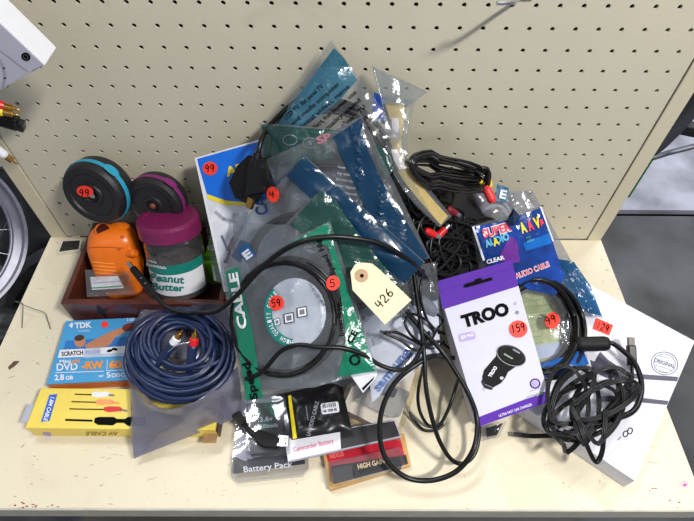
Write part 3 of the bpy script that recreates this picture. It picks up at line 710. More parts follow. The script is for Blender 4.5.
stroke(mb, pl, [(66, 420), (92, 420.8)], 2, M_INK)
poly(mb, pl, [(95, 418), (99, 417), (114, 417), (117, 419), (125, 419), (128, 417), (146, 417), (146, 426), (128, 426), (124, 423), (117, 423), (113, 425.5), (98, 425), (94, 422.5)], M_INK)
poly(mb, pfr, [(43, 432), (51, 432.5), (51, 436), (44, 435)], M_LILAC); text(mb, pfr, 'AV CABLE', (118, 431.6), (86, 431.6), 3.6, mat('olive_print', (150, 128, 50), .5), .0006)
mb.build('carton_print', t)
mb = MB(); q = D_+(A_-D_)*.15; mb.box(q-Vector((0, 0, .006)), -ux*.010+Vector((0, 0, .003)), (A_-D_)*.45, (0, 0, .0012), M_LGREY); mb.build('end_flap', t)
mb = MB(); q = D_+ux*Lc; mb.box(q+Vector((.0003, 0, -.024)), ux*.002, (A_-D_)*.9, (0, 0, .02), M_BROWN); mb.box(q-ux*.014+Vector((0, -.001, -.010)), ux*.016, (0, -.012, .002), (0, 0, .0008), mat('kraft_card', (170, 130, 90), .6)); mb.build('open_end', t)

# ================================================================ clear pouch with the navy coil
def FZ(z0): return lambda px, py, l=0: Z(px, py, z0+l)
t = thing('cable_pouch', Z(182, 400, .0), 'clear plastic pouch packed with a thick coil of navy audio cable, over the yellow carton', 'cable')
fz = FZ(.0)
# lower flap of the pouch hangs over the yellow carton to the deck
def sheet(name, parent, rows, m, n=10, label=None, thick=.0012):
    """rows of 3D points, smoothed into a sheet with real thickness"""
    R_ = [smooth(r, n) for r in rows]; C_ = list(zip(*R_)); C_ = [smooth(list(c), 6) for c in C_]; nu, nv = len(C_), len(C_[0])
    V = []
    for sg in (0, 1):
        for i in range(nu):
            for j in range(nv):
                p = C_[i][j]; a = C_[min(i+1, nu-1)][j]-C_[max(i-1, 0)][j]; b = C_[i][min(j+1, nv-1)]-C_[i][max(j-1, 0)]
                nn = a.cross(b); nn = nn.normalized() if nn.length > 1e-12 else Vector((0, 0, 1))
                if nn.dot(CAM-p) < 0: nn = -nn
                V.append(p-nn*thick*sg)
    fs = []; o = nu*nv
    for i in range(nu-1):
        for j in range(nv-1):
            k = i*nv+j; fs.append((k, k+1, k+nv+1, k+nv)); fs.append((o+k, o+k+nv, o+k+nv+1, o+k+1))
    for i in range(nu-1):
        for j in (0, nv-1): k = i*nv+j; fs.append((k, k+nv, o+k+nv, o+k))
    for j in range(nv-1):
        for i in (0, nu-1): k = i*nv+j; fs.append((k, o+k, o+k+1, k+1))
    mb = MB(); mb.add(V, fs, m, True); ob = mb.build(name, parent)
    if label: ob['label'] = label
    return ob
sheet('pouch_front', t, [[Z(124, 352, .040), Z(130, 395, .044), Z(131, 430, .036), Z(134, 459, .012)],
                        [Z(152, 404, .072), Z(156, 412, .064), Z(158, 430, .046), Z(158, 449, .014)],
                        [Z(194, 403, .084), Z(194, 412, .070), Z(194, 424, .046), Z(194, 435, .018)],
                        [Z(238, 366, .075), Z(240, 380, .07), Z(241, 395, .05), Z(242, 416, .022)]], POUCH, label='clear front sheet of the pouch')
sheet('pouch_back', t, [[Z(127, 340, .032), Z(140, 312, .034), Z(150, 300, .05)], [Z(180, 360, .032), Z(182, 312, .036), Z(186, 302, .052)], [Z(232, 365, .032), Z(236, 330, .05), Z(232, 306, .07)]], POUCH)
def NB(px, py, l=0): return Z(px, py, .042+l)
mb = MB(); pts = coil_pts(NB, 180, 355, 50, 40, 9, -8, 4, 0, .0045, 5, 28); pts2 = coil_pts(NB, 180, 352, 50, 37, 8, 5, 6, .012, .003, 11, 28, shrink=.25); 
mb.tube(pts, .0031, M_NAVY, 8); mb.tube(pts2, .0031, M_NAVY, 8)
pts3 = coil_pts(NB, 182, 345, 40, 28, 5, 10, 6, .028, .002, 8, 24, shrink=.35); mb.tube(pts3, .0031, M_NAVY, 8); 
pts4 = coil_pts(NB, 180, 350, 53, 41, 3, 0, 2, .024, .002, 28, 28); mb.tube(pts4, .0031, M_NAVY, 8)
mb.build('navy_cable', t)
for (p0, p1, cc, lb) in ((Z(160, 362, .075), Z(180, 334, .105), M_WHITE, 'white ring plug of the navy cable'), (Z(190, 368, .072), Z(195, 333, .108), M_REDP, 'red ring plug of the navy cable')):
    d = (p1-p0).normalized(); mb = MB(); L = (p1-p0).length
    mb.lathe([(.0035, -.006), (.0055, .006), (.0058, L*.62), (.005, L*.66)], p0, d, M_NAVY, 16)
    mb.lathe([(.0052, L*.66), (.0056, L*.68), (.0056, L*.84), (.0048, L*.86)], p0, d, cc, 16); mb.lathe([(.0038, L*.86), (.0038, L)], p0, d, M_GOLD, 14)
    mb.lathe([(.0012, L), (.0012, L+.006)], p0, d, M_GOLD, 8); o = mb.build('audio_plug', t); o['label'] = lb
mb = MB(); mb.tube(smooth([Z(168, 352, .1), Z(176, 346, .104), Z(186, 343, .104), Z(192, 341, .102)], 5), .0008, M_STEEL, 6); mb.build('wire_tie', t)

# ================================================================ core of the heap: cable tangles over added filler sheets that darken the gaps
def tangle(name, cx, cy, rx, ry, n, seed, lift, label, r=.0022, grp=None, fn=S, jit=14, m=None, spread=.02, loops=None):
    rnd = random.Random(seed); pts = []; ph = [rnd.uniform(0, 6.28) for _ in range(8)]; N = n*26
    for i in range(N):
        t_ = i/26*2*math.pi; sl = i/N*6.28
        x = cx+rx*(math.cos(t_+.6*math.sin(sl*2+ph[0]))*(.75+.25*math.sin(sl*3+ph[1]))+.35*math.sin(sl*4+ph[2])*.5)
        y = cy+ry*(math.sin(t_*(1)+.8*math.sin(sl+ph[3]))*(.7+.3*math.sin(sl*2.3+ph[4]))+.35*math.sin(sl*3+ph[5])*.5)
        x += jit*.35*math.sin(t_*.37+ph[6]); y += jit*.35*math.cos(t_*.43+ph[7])
        pts.append(fn(x, y, lift+spread*(.5+.5*math.sin(t_*.53+ph[1]))*.8))
    mb = MB(); mb.tube(pts, r, m or M_CABLE, 7); o = mb.build(name); tag(o, label, 'cable', grp); return o
m_bag = mat('black_pouch_plastic', (17, 17, 20), .3, bump=.6, bscale=30, spec=.6)
def lump(name, c, lift, m, label, seed, cat='pouch'):  # added sheet inside the heap, there to give darkness between the bags
    P_ = Patch(c, .006, seed, 4, .008); mb = MB(); P_.film_mesh(m, 18, mb); return tag(mb.build(name), label, cat)
m_filler = mat('grey_filler_plastic', (104, 108, 112), .35, bump=.6, bscale=30, spec=.6)
lump('core_filler', [(285, 150, -.03), (400, 130, -.03), (430, 250, -.03), (300, 260, -.03)], 0, m_filler, 'added grey filler sheet under the blue-striped bags at the top of the heap', 1)
lump('core_filler', [(395, 190, -.03), (490, 190, -.035), (500, 330, -.035), (400, 320, -.03)], 0, m_bag, 'added black filler sheet under the tangled cables behind the purple and white box', 2)
lump('core_filler', [(238, 255, -.03), (400, 245, -.03), (385, 385, -.02), (255, 390, -.02)], 0, m_filler, 'added grey filler sheet under the green-striped bag in the middle of the heap', 3)
lump('core_filler', [(228, 205, -.02), (300, 180, -.03), (300, 260, -.03), (232, 270, -.02)], 0, m_filler, 'added grey filler sheet under the plug end at the left of the heap', 4)
G = 'tangled black cables behind the purple and white box'
tangle('black_cable', 437, 235, 34, 34, 7, 1, -.004, 'tangled black cable lying right of the blue-striped bags, topmost of the tangle', .0021)
tangle('black_cable', 452, 258, 30, 22, 9, 2, -.006, 'tangled black cable just above the purple and white box', .0026)
tangle('black_cable', 430, 205, 22, 26, 6, 3, -.008, 'tangled black cable under the coiled cable with red plug', .0019)
tangle('black_cable', 416, 305, 20, 34, 6, 4, -.012, 'tangled black cable between the paper tag and the purple and white box', .0016)
tangle('black_cable', 475, 235, 20, 20, 5, 6, -.012, 'tangled black cable beside the blue picture bag', .0022)
for (x, y, dx, dy, lb) in ((425, 230, 6, 3, 'red plug among the tangled cables, nearest the yellow sleeve'), (436, 238, 4, -4, 'red plug among the tangled cables, upper right of its neighbour'), (447, 208, 6, 4, 'dark red plug among the tangled cables under the coil')):
    a, b = S(x, y, .012), S(x+dx, y+dy, .014); t = thing('audio_plug', a, lb, 'plug'); d = (b-a).normalized(); mb = MB(); mb.lathe([(.003, 0), (.0048, .004), (.0048, .015), (.004, .017)], a, d, M_REDP if 'dark' not in lb else mat('dark_red_plastic', (120, 20, 30), .4), 14); mb.build('plug_body', t)
    mb = MB(); mb.lathe([(.0035, .017), (.0035, .024)], a, d, M_STEEL, 12); mb.build('pin', t)

# ================================================================ blue hanging pack with plug end (left of the heap)
pc = Plane(Y(195, 158, -.028), Y(258, 140, -.028), Z(222, 300, .072))
t = thing('cable_pack', Z(222, 295, .07), 'blue and white hanging pack with yellow lettering and red 99 sticker', 'package')
q = [pc.at(195, 158), pc.at(300, 128), pc.at(330, 262), pc.at(224, 292)]
mb = MB(); prism(mb, [v-pc.n*.0016 for v in q], q, mat('pack_white_card', (226, 228, 236), .3, coat=.4)); mb.build('backing_card', t)
mb = MB()
poly(mb, pc, [(197, 159), (300, 130), (310, 190), (250, 203), (226, 201), (207, 194)], M_BLUE); poly(mb, pc, [(207, 194), (226, 200.5), (252, 203), (252, 205.5), (226, 205), (208, 199)], M_YEL, .0006)
text(mb, pc, 'AR', (227, 176.5), (247, 171), 9, M_YEL, .0008, .045); poly(mb, pc, [(195, 158), (197, 157.5), (227, 291), (224.5, 292)], M_WHITE, .0009)
stroke(mb, pc, [(222, 236), (228, 250), (232, 240), (238, 232)], 2.2, M_GREY, .0008); stroke(mb, pc, [(226, 262), (238, 236), (243, 226)], 3.5, mat('printed_black_sheen', (50, 52, 58), .3), .0008); stroke(mb, pc, [(229, 262), (241, 238)], 1.2, M_WHITE, .001)
stroke(mb, pc, [(216, 212), (224, 219), (236, 222)], 3, M_LGREY, .0008)
mb.build('pack_print', t)
sticker(t, pc, 210.5, 168.5, 7.4, 6.8, 0, '99', 'round red price sticker marked 99', (206, 172), (216, 171.5), 7, .9)

# ================================================================ bags of cable on the heap
bag_i = [0]
def bag(label, c, m=CLEAR, seed=None, amp=.0035, puff=.006, n=40, cat='bag'):
    bag_i[0] += 1; P_ = Patch(c, amp, seed or bag_i[0]*5, 3.2, puff)
    t = thing('cable_bag', P_.pt(.5, .9, -.01), label, cat); P_.film_mesh(m, n).build('bag_film', t); return t, P_
def bagcable(t, P_, cx, cy, rx, ry, loops, rot=0, r=.0028, jit=4, lift=-.006, seed=1, m=None):
    mb = MB(); mb.tube(coil_pts(lambda x, y, l: P_.at(x, y, l), cx, cy, rx, ry, loops, rot, jit, lift, .001, seed, 30), r, m or M_CABLE, 7); mb.build('coiled_cable', t)
def pr_(t, mb, name='bag_print', lb=None):
    o = mb.build(name, t)
    if lb: o['label'] = lb
    return o
# N: tall bag leaning on the panel
t, P_ = bag('clear bag with sea-blue band and rows of black print, topmost against the panel', [(331, 40, .008), (404, 138, .012), (340, 232, .010), (250, 158, .006)], CLEARG, 5)
mb = MB(); poly(mb, P_, [(334, 48), (344, 58), (357, 80), (340, 100), (300, 130), (276, 150), (258, 150)], TEALL, .0004); pr_(t, mb, 'blue_band')
bagcable(t, P_, 325, 170, 62, 62, 5, 0, .0026, 7, -.008, 3)
mb = MB()
for k in range(9):
    x0, y0_ = 276+k*7, 128+k*5.5; L = [50, 62, 66, 66, 62, 60, 54, 46, 36][k]
    text(mb, P_, ['LCD TV, flat panel TV', 'and media computer', 'digital video, game', 'perfect for home use', 'high quality sound', 'to connect your TV', 'plug to plug cable', 'top quality cable', 'digital signal'][k], (x0+10, y0_-8), (x0+10+L*.76, y0_-8-L*.66), 4.6, M_INK, .0006, .02)
pr_(t, mb)
mb = MB(); stroke(mb, P_, ell(318, 160, 26, 20, -35), 3.5, mat('violet_blue_print', (84, 100, 176), .5), -.003); poly(mb, P_, ell(318, 150, 20, 9, -35), mat('pale_violet_print', (150, 158, 200), .5), -.004); pr_(t, mb, 'disc_card')
# bag with green-grey band lying across
t, P_ = bag('clear bag with a faint grey-green band, lying under the dark blue band', [(259, 123, .020), (362, 130, .024), (350, 215, .020), (268, 215, .018)], CLEAR, 9)
mb = MB(); P_.region(mb, .02, .98, .02, .46, -.0005, DGREENF); pr_(t, mb, 'grey_green_band')
mb = MB(); stroke(mb, P_, ell(290, 140, 7, 5), 1, M_GREY); stroke(mb, P_, ell(310, 143, 7, 5, 0, 24, 30, 330), 1, M_GREY); pr_(t, mb)
# O: dark blue band from upper right
t, P_ = bag('clear bag with a wide dark blue band down its right side, below the topmost bag', [(265, 160, .030), (362, 116, .036), (430, 258, .034), (318, 285, .026)], CLEARG, 12, .004)
mb = MB(); poly(mb, P_, [(333, 137), (361, 118), (368, 150), (384, 185), (428, 257), (405, 270), (368, 215), (350, 175)], TEALF, .0008, 5); pr_(t, mb, 'dark_blue_band')
bagcable(t, P_, 330, 205, 46, 42, 4, 0, .0032, 4, -.006, 6)
mb = MB(); text(mb, P_, 'SP', (318, 144), (332, 139), 7, mat('faded_red_print', (170, 110, 125), .5), .0006, .04); pr_(t, mb); mb = MB()
for k in range(7): text(mb, P_, ['keep dry', 'top quality', 'low noise cable', 'clear digital', 'high speed', 'shielded', 'gold pins'][k], (338-k, 168+k*6), (352-k+k*2, 170+k*6.5), 3, M_LGREY, .0006, 0)
pr_(t, mb)
# P: second dark blue band
t, P_ = bag('clear bag with a dark blue band along its top edge and red 4 sticker', [(305, 156, .042), (425, 262, .044), (345, 345, .036), (232, 232, .034)], CLEARG, 17, .004)
mb = MB(); P_.region(mb, .0, 1, .01, .26, .0008, TEALF); pr_(t, mb, 'dark_blue_band')
bagcable(t, P_, 300, 255, 48, 40, 4, 0, .0030, 4, -.006, 9)
mb = MB(); text(mb, P_, 'CABLE', (268, 214), (262, 178), 12, mat('navy_print', (22, 62, 112), .5), .0006, .04); pr_(t, mb)
sticker(t, P_, 273, 194.5, 6.4, 8, -10, '4', 'oval red price sticker marked 4', (270, 198), (276, 197), 7, .9)
# Q: translucent green band
t, P_ = bag('clear bag with a translucent dark green band, under the paper tag', [(322, 188, .052), (412, 305, .052), (340, 380, .040), (228, 280, .040)], CLEARG, 21, .004)
mb = MB(); poly(mb, P_, [(320, 190), (336, 200), (350, 222), (404, 292), (385, 318), (330, 250), (290, 225)], DGREENF, .0008, 7); pr_(t, mb, 'dark_green_band')
bagcable(t, P_, 345, 275, 36, 30, 4, 30, .0028, 4, -.006, 13)
mb = MB(); poly(mb, P_, [(240, 240), (250, 243), (240, 263), (231, 256)], mat('navy_print', (22, 62, 112), .5)); stroke(mb, P_, ell(322, 203, 5, 7, 30), .9, M_GREY); pr_(t, mb)
# clear bag with white E on blue at its corner
t, P_ = bag('clear bag with a white letter E on blue, peeking out above the green-striped bag', [(236, 222, .046), (300, 226, .050), (300, 300, .048), (226, 300, .044)], CLEAR, 31, .003, .003, 14)
mb = MB(); poly(mb, P_, [(238, 250), (248, 243), (256, 256), (246, 263)], mat('strong_blue_print', (20, 86, 150), .45)); text(mb, P_, 'E', (246, 260), (253, 255), 8, M_WHITE, .001, .05); pr_(t, mb)
# R: the big green striped bag
t, P_ = bag('clear bag with green bands, round label and a coiled cable, front of the heap', [(222, 272, .064), (330, 221, .072), (378, 372, .064), (243, 402, .050)], CLEARG, 26, .0032, .007, 32)
bagcable(t, P_, 285, 318, 52, 58, 3, 8, .0030, 2.5, -.004, 4)
mb = MB(); poly(mb, P_, [(225, 272), (238, 266), (252, 330), (263, 398), (246, 401), (236, 330)], GREENF, .0006, 5); poly(mb, P_, [(285, 246), (328, 222.5), (334, 245), (351, 300), (376, 371), (338, 377), (346, 340), (340, 290), (328, 246), (306, 240)], GREENF, .0006, 5); pr_(t, mb, 'green_bands')
mb = MB(); poly(mb, P_, ell(295, 313, 31, 35, 0, 36), mat('pale_label_print', (206, 210, 222), .5), -.0004, 5)
o_, i_ = ell(295, 313, 31, 35, 0, 20, 95, 225), ell(295, 313, 23, 26, 0, 20, 95, 225); poly(mb, P_, o_+i_[::-1], M_TEAL, .0006, 6)
for k, ch in enumerate('HIGH QUALITY CABLE'):
    if ch == ' ': continue
    a = math.radians(222-k*7.2 if False else 98+k*7.3); r1, r2 = 24.5, 27.5
    x, y = 295+r1*math.cos(a), 313+r2*math.sin(a); tx, ty = -math.sin(a), math.cos(a)
    # letters read clockwise, feet towards the label's middle
    text(mb, P_, ch, (x-tx*1.3, y-ty*1.3), (x+tx*1.3, y+ty*1.3), 4.4, M_WHITE, .001, .02)
for (x, y, a) in ((289, 318, 0), (302, 312, 0), (277, 322, 0)):
    w_, h_ = (5.5, 6) if x != 277 else (3.5, 4.5); mm = M_INK
    mb2 = [(x-w_, y-h_+2), (x+w_-1, y-h_), (x+w_, y+h_-2), (x-w_+1, y+h_)]
    poly(mb, P_, mb2, mm, .0008); c_ = (x, y); poly(mb, P_, [(c_[0]+(a1-c_[0])*.82, c_[1]+(b1-c_[1])*.82) for a1, b1 in mb2], M_WHITE, .0010); poly(mb, P_, [(c_[0]+(a1-c_[0])*.5, c_[1]+(b1-c_[1])*.5) for a1, b1 in mb2], M_GREY, .0012)
text(mb, P_, 'CABLE', (247, 328), (237, 272), 9, M_WHITE, .0022, .04)
text(mb, P_, 'Speed', (258, 399), (249, 362), 7.5, M_INK, .0022, .03)
text(mb, P_, 'High', (324, 250), (318, 235), 5, M_INK, .0022, .03); text(mb, P_, 'Speed', (336, 274), (327, 254), 5, M_INK, .0022, .03); text(mb, P_, 'Interface', (344, 336), (340, 303), 4, M_INK, .0022, .03)
ring(mb, P_, 355, 360, 4.6, 4.6, 2.0, M_INK, .0022, 0, 0, 100); ring(mb, P_, 355, 360, 4.6, 4.6, 2.0, M_INK, .0022, 0, 120, 220); ring(mb, P_, 355, 360, 4.6, 4.6, 2.0, M_INK, .0022, 0, 240, 340)
text(mb, P_, 'CE', (352, 344), (358, 332), 6, M_INK, .0022, .03)
for k in range(4): text(mb, P_, ['made for', 'computer', 'screens', 'and TV'][k], (309+k*4, 282+k*6), (313+k*5, 292+k*7), 2.2, M_INK, .0022, 0)
pr_(t, mb)
sticker(t, P_, 276.5, 303, 7.6, 7.6, 0, '59', 'round red price sticker marked 59 on the white label', (272, 307), (282, 305.5), 7, 1.0)
sticker(t, P_, 333, 283, 6.8, 7.6, 20, '5', 'round red price sticker under the film, marked 5', (330, 287), (337, 286), 7, .9)

# plug end on top at the left
ptop = Patch([(225, 150, .05), (300, 130, .05), (300, 230, .05), (225, 230, .05)], 0, 1, 1, 0)
t = thing('cable_plug', S(245, 190, .04), 'black flat plug with metal tip lying over the blue pack at left', 'plug')
A = lambda x, y, l=.05: S(x, y, l)
q = [A(229, 183), A(237, 166), A(248, 155), A(259, 157), A(262, 180), A(256, 199), A(247, 204), A(235, 198)]
mb = MB(); nrm = ((q[1]-q[0]).cross(q[4]-q[0])).normalized(); nrm = nrm if nrm.dot(CAM-q[0]) > 0 else -nrm
prism(mb, [v-nrm*.012 for v in q], q, M_BLACK2); mb.build('plug_shell', t, bevel=.002)
q2 = [A(249, 158, .056), A(261, 159, .056), A(261, 192, .056), A(245, 196, .056)]
mb = MB(); prism(mb, [v-nrm*.008 for v in q2], q2, M_BLACK); mb.build('plug_grip', t, bevel=.0015)
a, b = A(251, 198, .05), A(248, 208, .05); s_ = (b-a).cross(nrm).normalized()
mb = MB(); mb.box(a-s_*.005-nrm*.004, s_*.010, b-a, nrm*.005, M_GOLD); mb.build('metal_tip', t, bevel=.0006)
mb = MB(); mb.tube(smooth([A(256, 160), A(259, 149, .048), A(262, 138, .04), A(268, 128, .02), A(285, 110, .01), A(308, 92, .002)], 6), .0030, M_CABLE, 9); mb.lathe([(.006, 0), (.0045, .012)], A(256, 163), A(258, 150)-A(256, 163), M_BLACK, 14); mb.build('lead', t)

# paper tag
T_ = thing('paper_tag', S(380, 300, .07), 'manila paper tag marked 426, lying on the bags in the middle of the heap', 'tag')
a, b, c = S(354, 268, .082), S(384, 325, .080), S(412, 296, .084); pl = Plane(a, b, c)
o_ = [(350.5, 272), (355, 264.5), (362, 262.5), (372, 263.5), (379, 269), (411.5, 300), (385, 324.5), (352.5, 290)]
def solid(mb, pl, pts, m, th, off=0):
    q = [pl.at(x, y, off) for x, y in pts]; area_n = sum(((q[i].cross(q[(i+1) % len(q)])) for i in range(len(q))), Vector())
    if area_n.dot(pl.n) < 0: q.reverse()
    prism(mb, [v-pl.n*th for v in q], q, m)
mb = MB(); solid(mb, pl, o_, mat('manila_card', (240, 226, 188), .55, var=.04), .0006); mb.build('tag_card', T_)
mb = MB(); solid(mb, pl, ell(361.5, 275.5, 6.8, 6.6), mat('tan_reinforcement', (196, 160, 122), .6), .0004, .0006); rp_ = mb.build('ring_patch', T_)
mb = MB(); poly(mb, pl, ell(361.8, 275.6, 1.9, 1.9), M_INK, .0010); mb.build('eyelet', rp_)
mb = MB(); hand(mb, pl, '426', (380.5, 309), (395, 292), 8.5, 1.1, off=.0004); mb.build('handwriting', T_)

# yellow sleeve bag
t = thing('sleeve_bag', S(420, 190, .02), 'long yellow card in a clear sleeve sloping down right of the topmost bags', 'bag')
L1 = [(384, 102), (390, 122), (391, 147), (398, 172), (419, 200), (441, 225)]; L2 = [(406, 104), (404, 122), (402, 147), (410, 170), (430, 196), (448, 216)]
def strip(name, parent, L1, L2, l1, l2, m, fn=S, th=.0012, label=None):
    n = len(L1); rows = [[fn(*L1[i], l1[i] if isinstance(l1, list) else l1) for i in range(n)], [fn((L1[i][0]+L2[i][0])/2, (L1[i][1]+L2[i][1])/2, ((l1[i]+l2[i])/2 if isinstance(l1, list) else (l1+l2)/2)+.001) for i in range(n)], [fn(*L2[i], l2[i] if isinstance(l2, list) else l2) for i in range(n)]]
    return sheet(name, parent, rows, m, 6, label, th)
lf = [.006, .010, .014, .018, .022, .026]
strip('yellow_card', t, L1, L2, lf, lf, mat('amber_card', (232, 196, 108), .45))
strip('paper_label', t, [(391, 118), (392, 133), (391.5, 144)], [(399, 118), (399.5, 133), (398, 145)], [.013]*3, [.013]*3, mat('pale_pink_label', (226, 214, 214), .5), th=.0004)
strip('paper_label', t, [(391, 150), (394, 160), (399, 170)], [(398, 149), (402, 159), (408, 168)], [.019, .020, .022], [.019, .020, .022], mat('pale_pink_label', (226, 214, 214), .5), th=.0004)
strip('clear_sleeve', t, [(372, 66), (380, 95), (384, 122), (386, 147), (394, 175), (415, 203), (440, 227)], [(428, 92), (416, 100), (410, 122), (407, 147), (414, 168), (433, 193), (452, 216)], [.004, .009, .014, .018, .022, .026, .03], [.004, .009, .014, .018, .022, .026, .03], CLEAR, th=.003)
strip('top_film', t, [(372, 66), (382, 104)], [(427, 92), (410, 106)], [.006, .010], [.006, .010], CLEAR, th=.001)
t = thing('blue_corner_bag', S(378, 120, .0), 'small bright blue bag corner showing behind the yellow sleeve', 'bag')
strip('bag_film', t, [(374, 92), (372, 118)], [(386, 98), (390, 124)], [.001, .002], [.001, .002], mat('bright_blue_plastic', (24, 84, 190), .3), th=.002)
t = thing('teal_corner_bag', S(385, 160, .0), 'small pale teal bag corner between the dark blue band and the yellow sleeve', 'bag')
strip('bag_film', t, [(372, 144), (378, 165), (388, 180)], [(385, 148), (392, 158), (394, 168)], [.026]*3, [.026]*3, DGREENF, th=.003)

# coiled black cable with red plug against the panel
t = thing('coiled_cable', S(450, 190, .0), 'coiled thin black cable with red and yellow plugs lying against the panel', 'cable')
rnd = random.Random(7); mb = MB(); pts = []
for k in range(14*24):
    lp = k/24; an = lp*2*math.pi; j = [math.sin(lp*1.7+s) for s in (0, 1, 2, 3)]
    x = 449+38*math.cos(an)*(1+.05*j[0])+2*j[1]; y = 173+(8.5+7*math.sin(lp*2.1+1))*math.sin(an)+math.cos(an)*7*(1 if math.cos(an) > 0 else 1.2)+(-5 if math.cos(an) < -.3 else 0)*math.sin(an)*-1+3*j[3]
    pts.append(S(x, y, .012+.022*(.5+.5*math.sin(lp*2.3+.8*math.sin(an)))))
mb.tube(pts, .0015, mat('glossy_black_sheath', (14, 14, 15), .22, spec=.7), 8)
mb.tube(smooth([S(485, 180, .024), S(490, 172, .03), S(489, 186, .03), S(486, 190, .03)], 5), .0016, M_CABLE, 6); mb.build('cable_loops', t)
a, b = S(485, 186, .026), S(493, 202, .026); d = (b-a).normalized(); mb = MB(); mb.lathe([(.0035, 0), (.006, .005), (.0065, (b-a).length*.8), (.005, (b-a).length)], a, d, mat('coral_red_plastic', (230, 60, 62), .4), 18); mb.build('red_plug', t)
a, b = S(489, 180, .03), S(490.5, 187, .03); mb = MB(); mb.lathe([(.003, 0), (.0035, .003), (.003, (b-a).length)], a, b-a, mat('yellow_plastic', (240, 196, 30), .4), 12); a, b = S(480, 181, .03), S(483, 184, .03); mb.lathe([(.003, 0), (.003, (b-a).length)], a, b-a, mat('yellow_plastic', (240, 196, 30), .4), 12); mb.build('yellow_plug', t)
mb = MB(); mb.tube(smooth([S(481, 168, .034), S(488, 170, .034), S(487, 184, .034)], 4), .0028, M_BLACK, 8); mb.build('wire_tie', t)

# clear bag with E, right side
def SR(px, py, l=0):     # right slope: from the panel down to the white carton
    t_ = min(1, max(0, (py-185)/130)); 
    return (lambda p: p if p.z > .036+l else Z(px, py, .036+l))(Y(px, py, -.012-.12*t_-l*.6))
t = thing('cable_bag', Z(600, 315, .035), 'clear bag with white E on blue tab and a blue tail, at the right', 'bag')
P_ = Patch([(470, 194, .0), (532, 190, .0), (603, 318, .0), (545, 306, .0)], .0035, 77, 3, .006, SR)
P_.film_mesh(MISTY, 40).build('bag_film', t)
mb = MB(); P_.region(mb, .30, .96, .55, .98, -.002, film('pale_blue_film', tint=(140, 170, 195), haze=.5, hazecol=(110, 142, 172), bump=.6)); 
poly(mb, P_, [(553, 258), (574, 262), (590, 285), (602, 316), (588, 312), (566, 298)], film('deep_blue_film', tint=(50, 105, 150), haze=.6, hazecol=(30, 92, 140), bump=.8), .0004, 6); pr_(t, mb, 'blue_tail')
mb = MB(); poly(mb, P_, [(497, 184), (509, 188), (507, 203), (495, 201)], mat('steel_blue_print', (60, 112, 146), .5), .0020); text(mb, P_, 'E', (499, 197.5), (505.5, 199), 8.5, M_WHITE, .0045, .04); mbk = MB(); poly(mbk, P_, [(577, 305), (582, 309), (578, 314), (573, 309)], M_INK, .002); mbk.build('corner_mark', t); pr_(t, mb)
mb = MB(); mb.tube(coil_pts(lambda x, y, l: SR(x, y, l), 490, 225, 18, 22, 3, 20, 3, -.008, .001, 5, 26), .003, mat('white_cable_sheath', (206, 206, 212), .4), 8); mb.build('white_cable', t)

# picture bag with coil
def SA(px, py, l=0):
    t_ = (py-205)/170; p = Y(px, py, -.085-.13*t_-l*.7); zf = .036+l; return p if p.z > zf else Z(px, py, zf)
t = thing('picture_bag', Z(560, 370, .035), 'blue glossy bag with colourful lettering and a coiled cable, behind the purple and white box', 'bag')
P_ = Patch([(471, 226, .0), (541, 206, .0), (590, 366, .0), (500, 384, .0)], .003, 41, 3, .008, SA)
P_.film_mesh(CLEAR, 40).build('bag_film', t)
m_pb = mat('glossy_cobalt_print', (10, 62, 150), .22, var=.5, nscale=40, coat=.6)
def sub(P_, pts, m, name, off=-.0015, ml=7): mb = MB(); poly(mb, P_, pts, m, off, ml); return mb.build(name, t)
mb = MB(); poly(mb, P_, [(472, 227), (504, 221), (540, 208), (553, 242), (556, 252), (565, 275), (556, 295), (530, 290), (492, 268), (483, 262)], m_pb, .0010, 5); poly(mb, P_, [(500, 255), (510, 236), (517, 240), (520, 262), (504, 264)], mat('violet_print', (110, 50, 150), .3), .0018, 5)
poly(mb, P_, [(523, 243), (549, 233), (552, 243), (526, 251)], mat('azure_print', (22, 110, 200), .25), .0018, 5); pr_(t, mb, 'picture_panel')
mb = MB()
m_hot = mat('hot_pink_print', (236, 60, 96), .35); m_cy = mat('cyan_print', (90, 180, 220), .35)
text(mb, P_, 'SUPER', (484, 238), (512, 230), 8.5, M_WHITE, .0026, .10); text(mb, P_, 'SUPER', (484, 238), (512, 230), 8.5, m_hot, .0032, .03)
text(mb, P_, 'AUDIO', (486, 247.5), (510, 239), 7, m_cy, .0026, .05); text(mb, P_, 'A', (494, 246), (500, 244), 7.5, M_YEL, .0034, .04)
for ch, p0, p1, mm in (('A', (522, 233), (527.5, 231), M_YEL), ('A', (529, 230.5), (534.5, 228.5), m_hot), ('V', (535.5, 228), (541.5, 226), M_YEL), ('s', (541.5, 226.5), (545, 225), m_hot)): text(mb, P_, ch, p0, p1, 10, mm, .0026, .06)
stroke(mb, P_, [(526, 238), (548, 230)], 1, M_GREEN, .0026); text(mb, P_, 'video', (527, 243), (535, 240), 3, m_cy, .0026)
mb.build('picture_lettering', t); mb = MB(); text(mb, P_, 'AUDIO CABLE', (516, 279), (550, 266), 5.2, M_WHITE, .0026, .07); mb.build('picture_lettering', t); mb = MB(); text(mb, P_, 'AUDIO CABLE', (516, 279), (550, 266), 5.2, m_hot, .0032, .0); poly(mb, P_, [(472, 227), (474, 226.5), (485, 260), (483, 261)], M_WHITE, .0026); poly(mb, P_, [(540, 207), (541.5, 206.5), (554, 241), (552.5, 241.5)], M_WHITE, .0026)
mb.build('picture_lettering', t); mb = MB(); text(mb, P_, 'CLEAR', (487, 264), (505, 259), 4, M_WHITE, .0026, .05)
pr_(t, mb, 'picture_lettering')
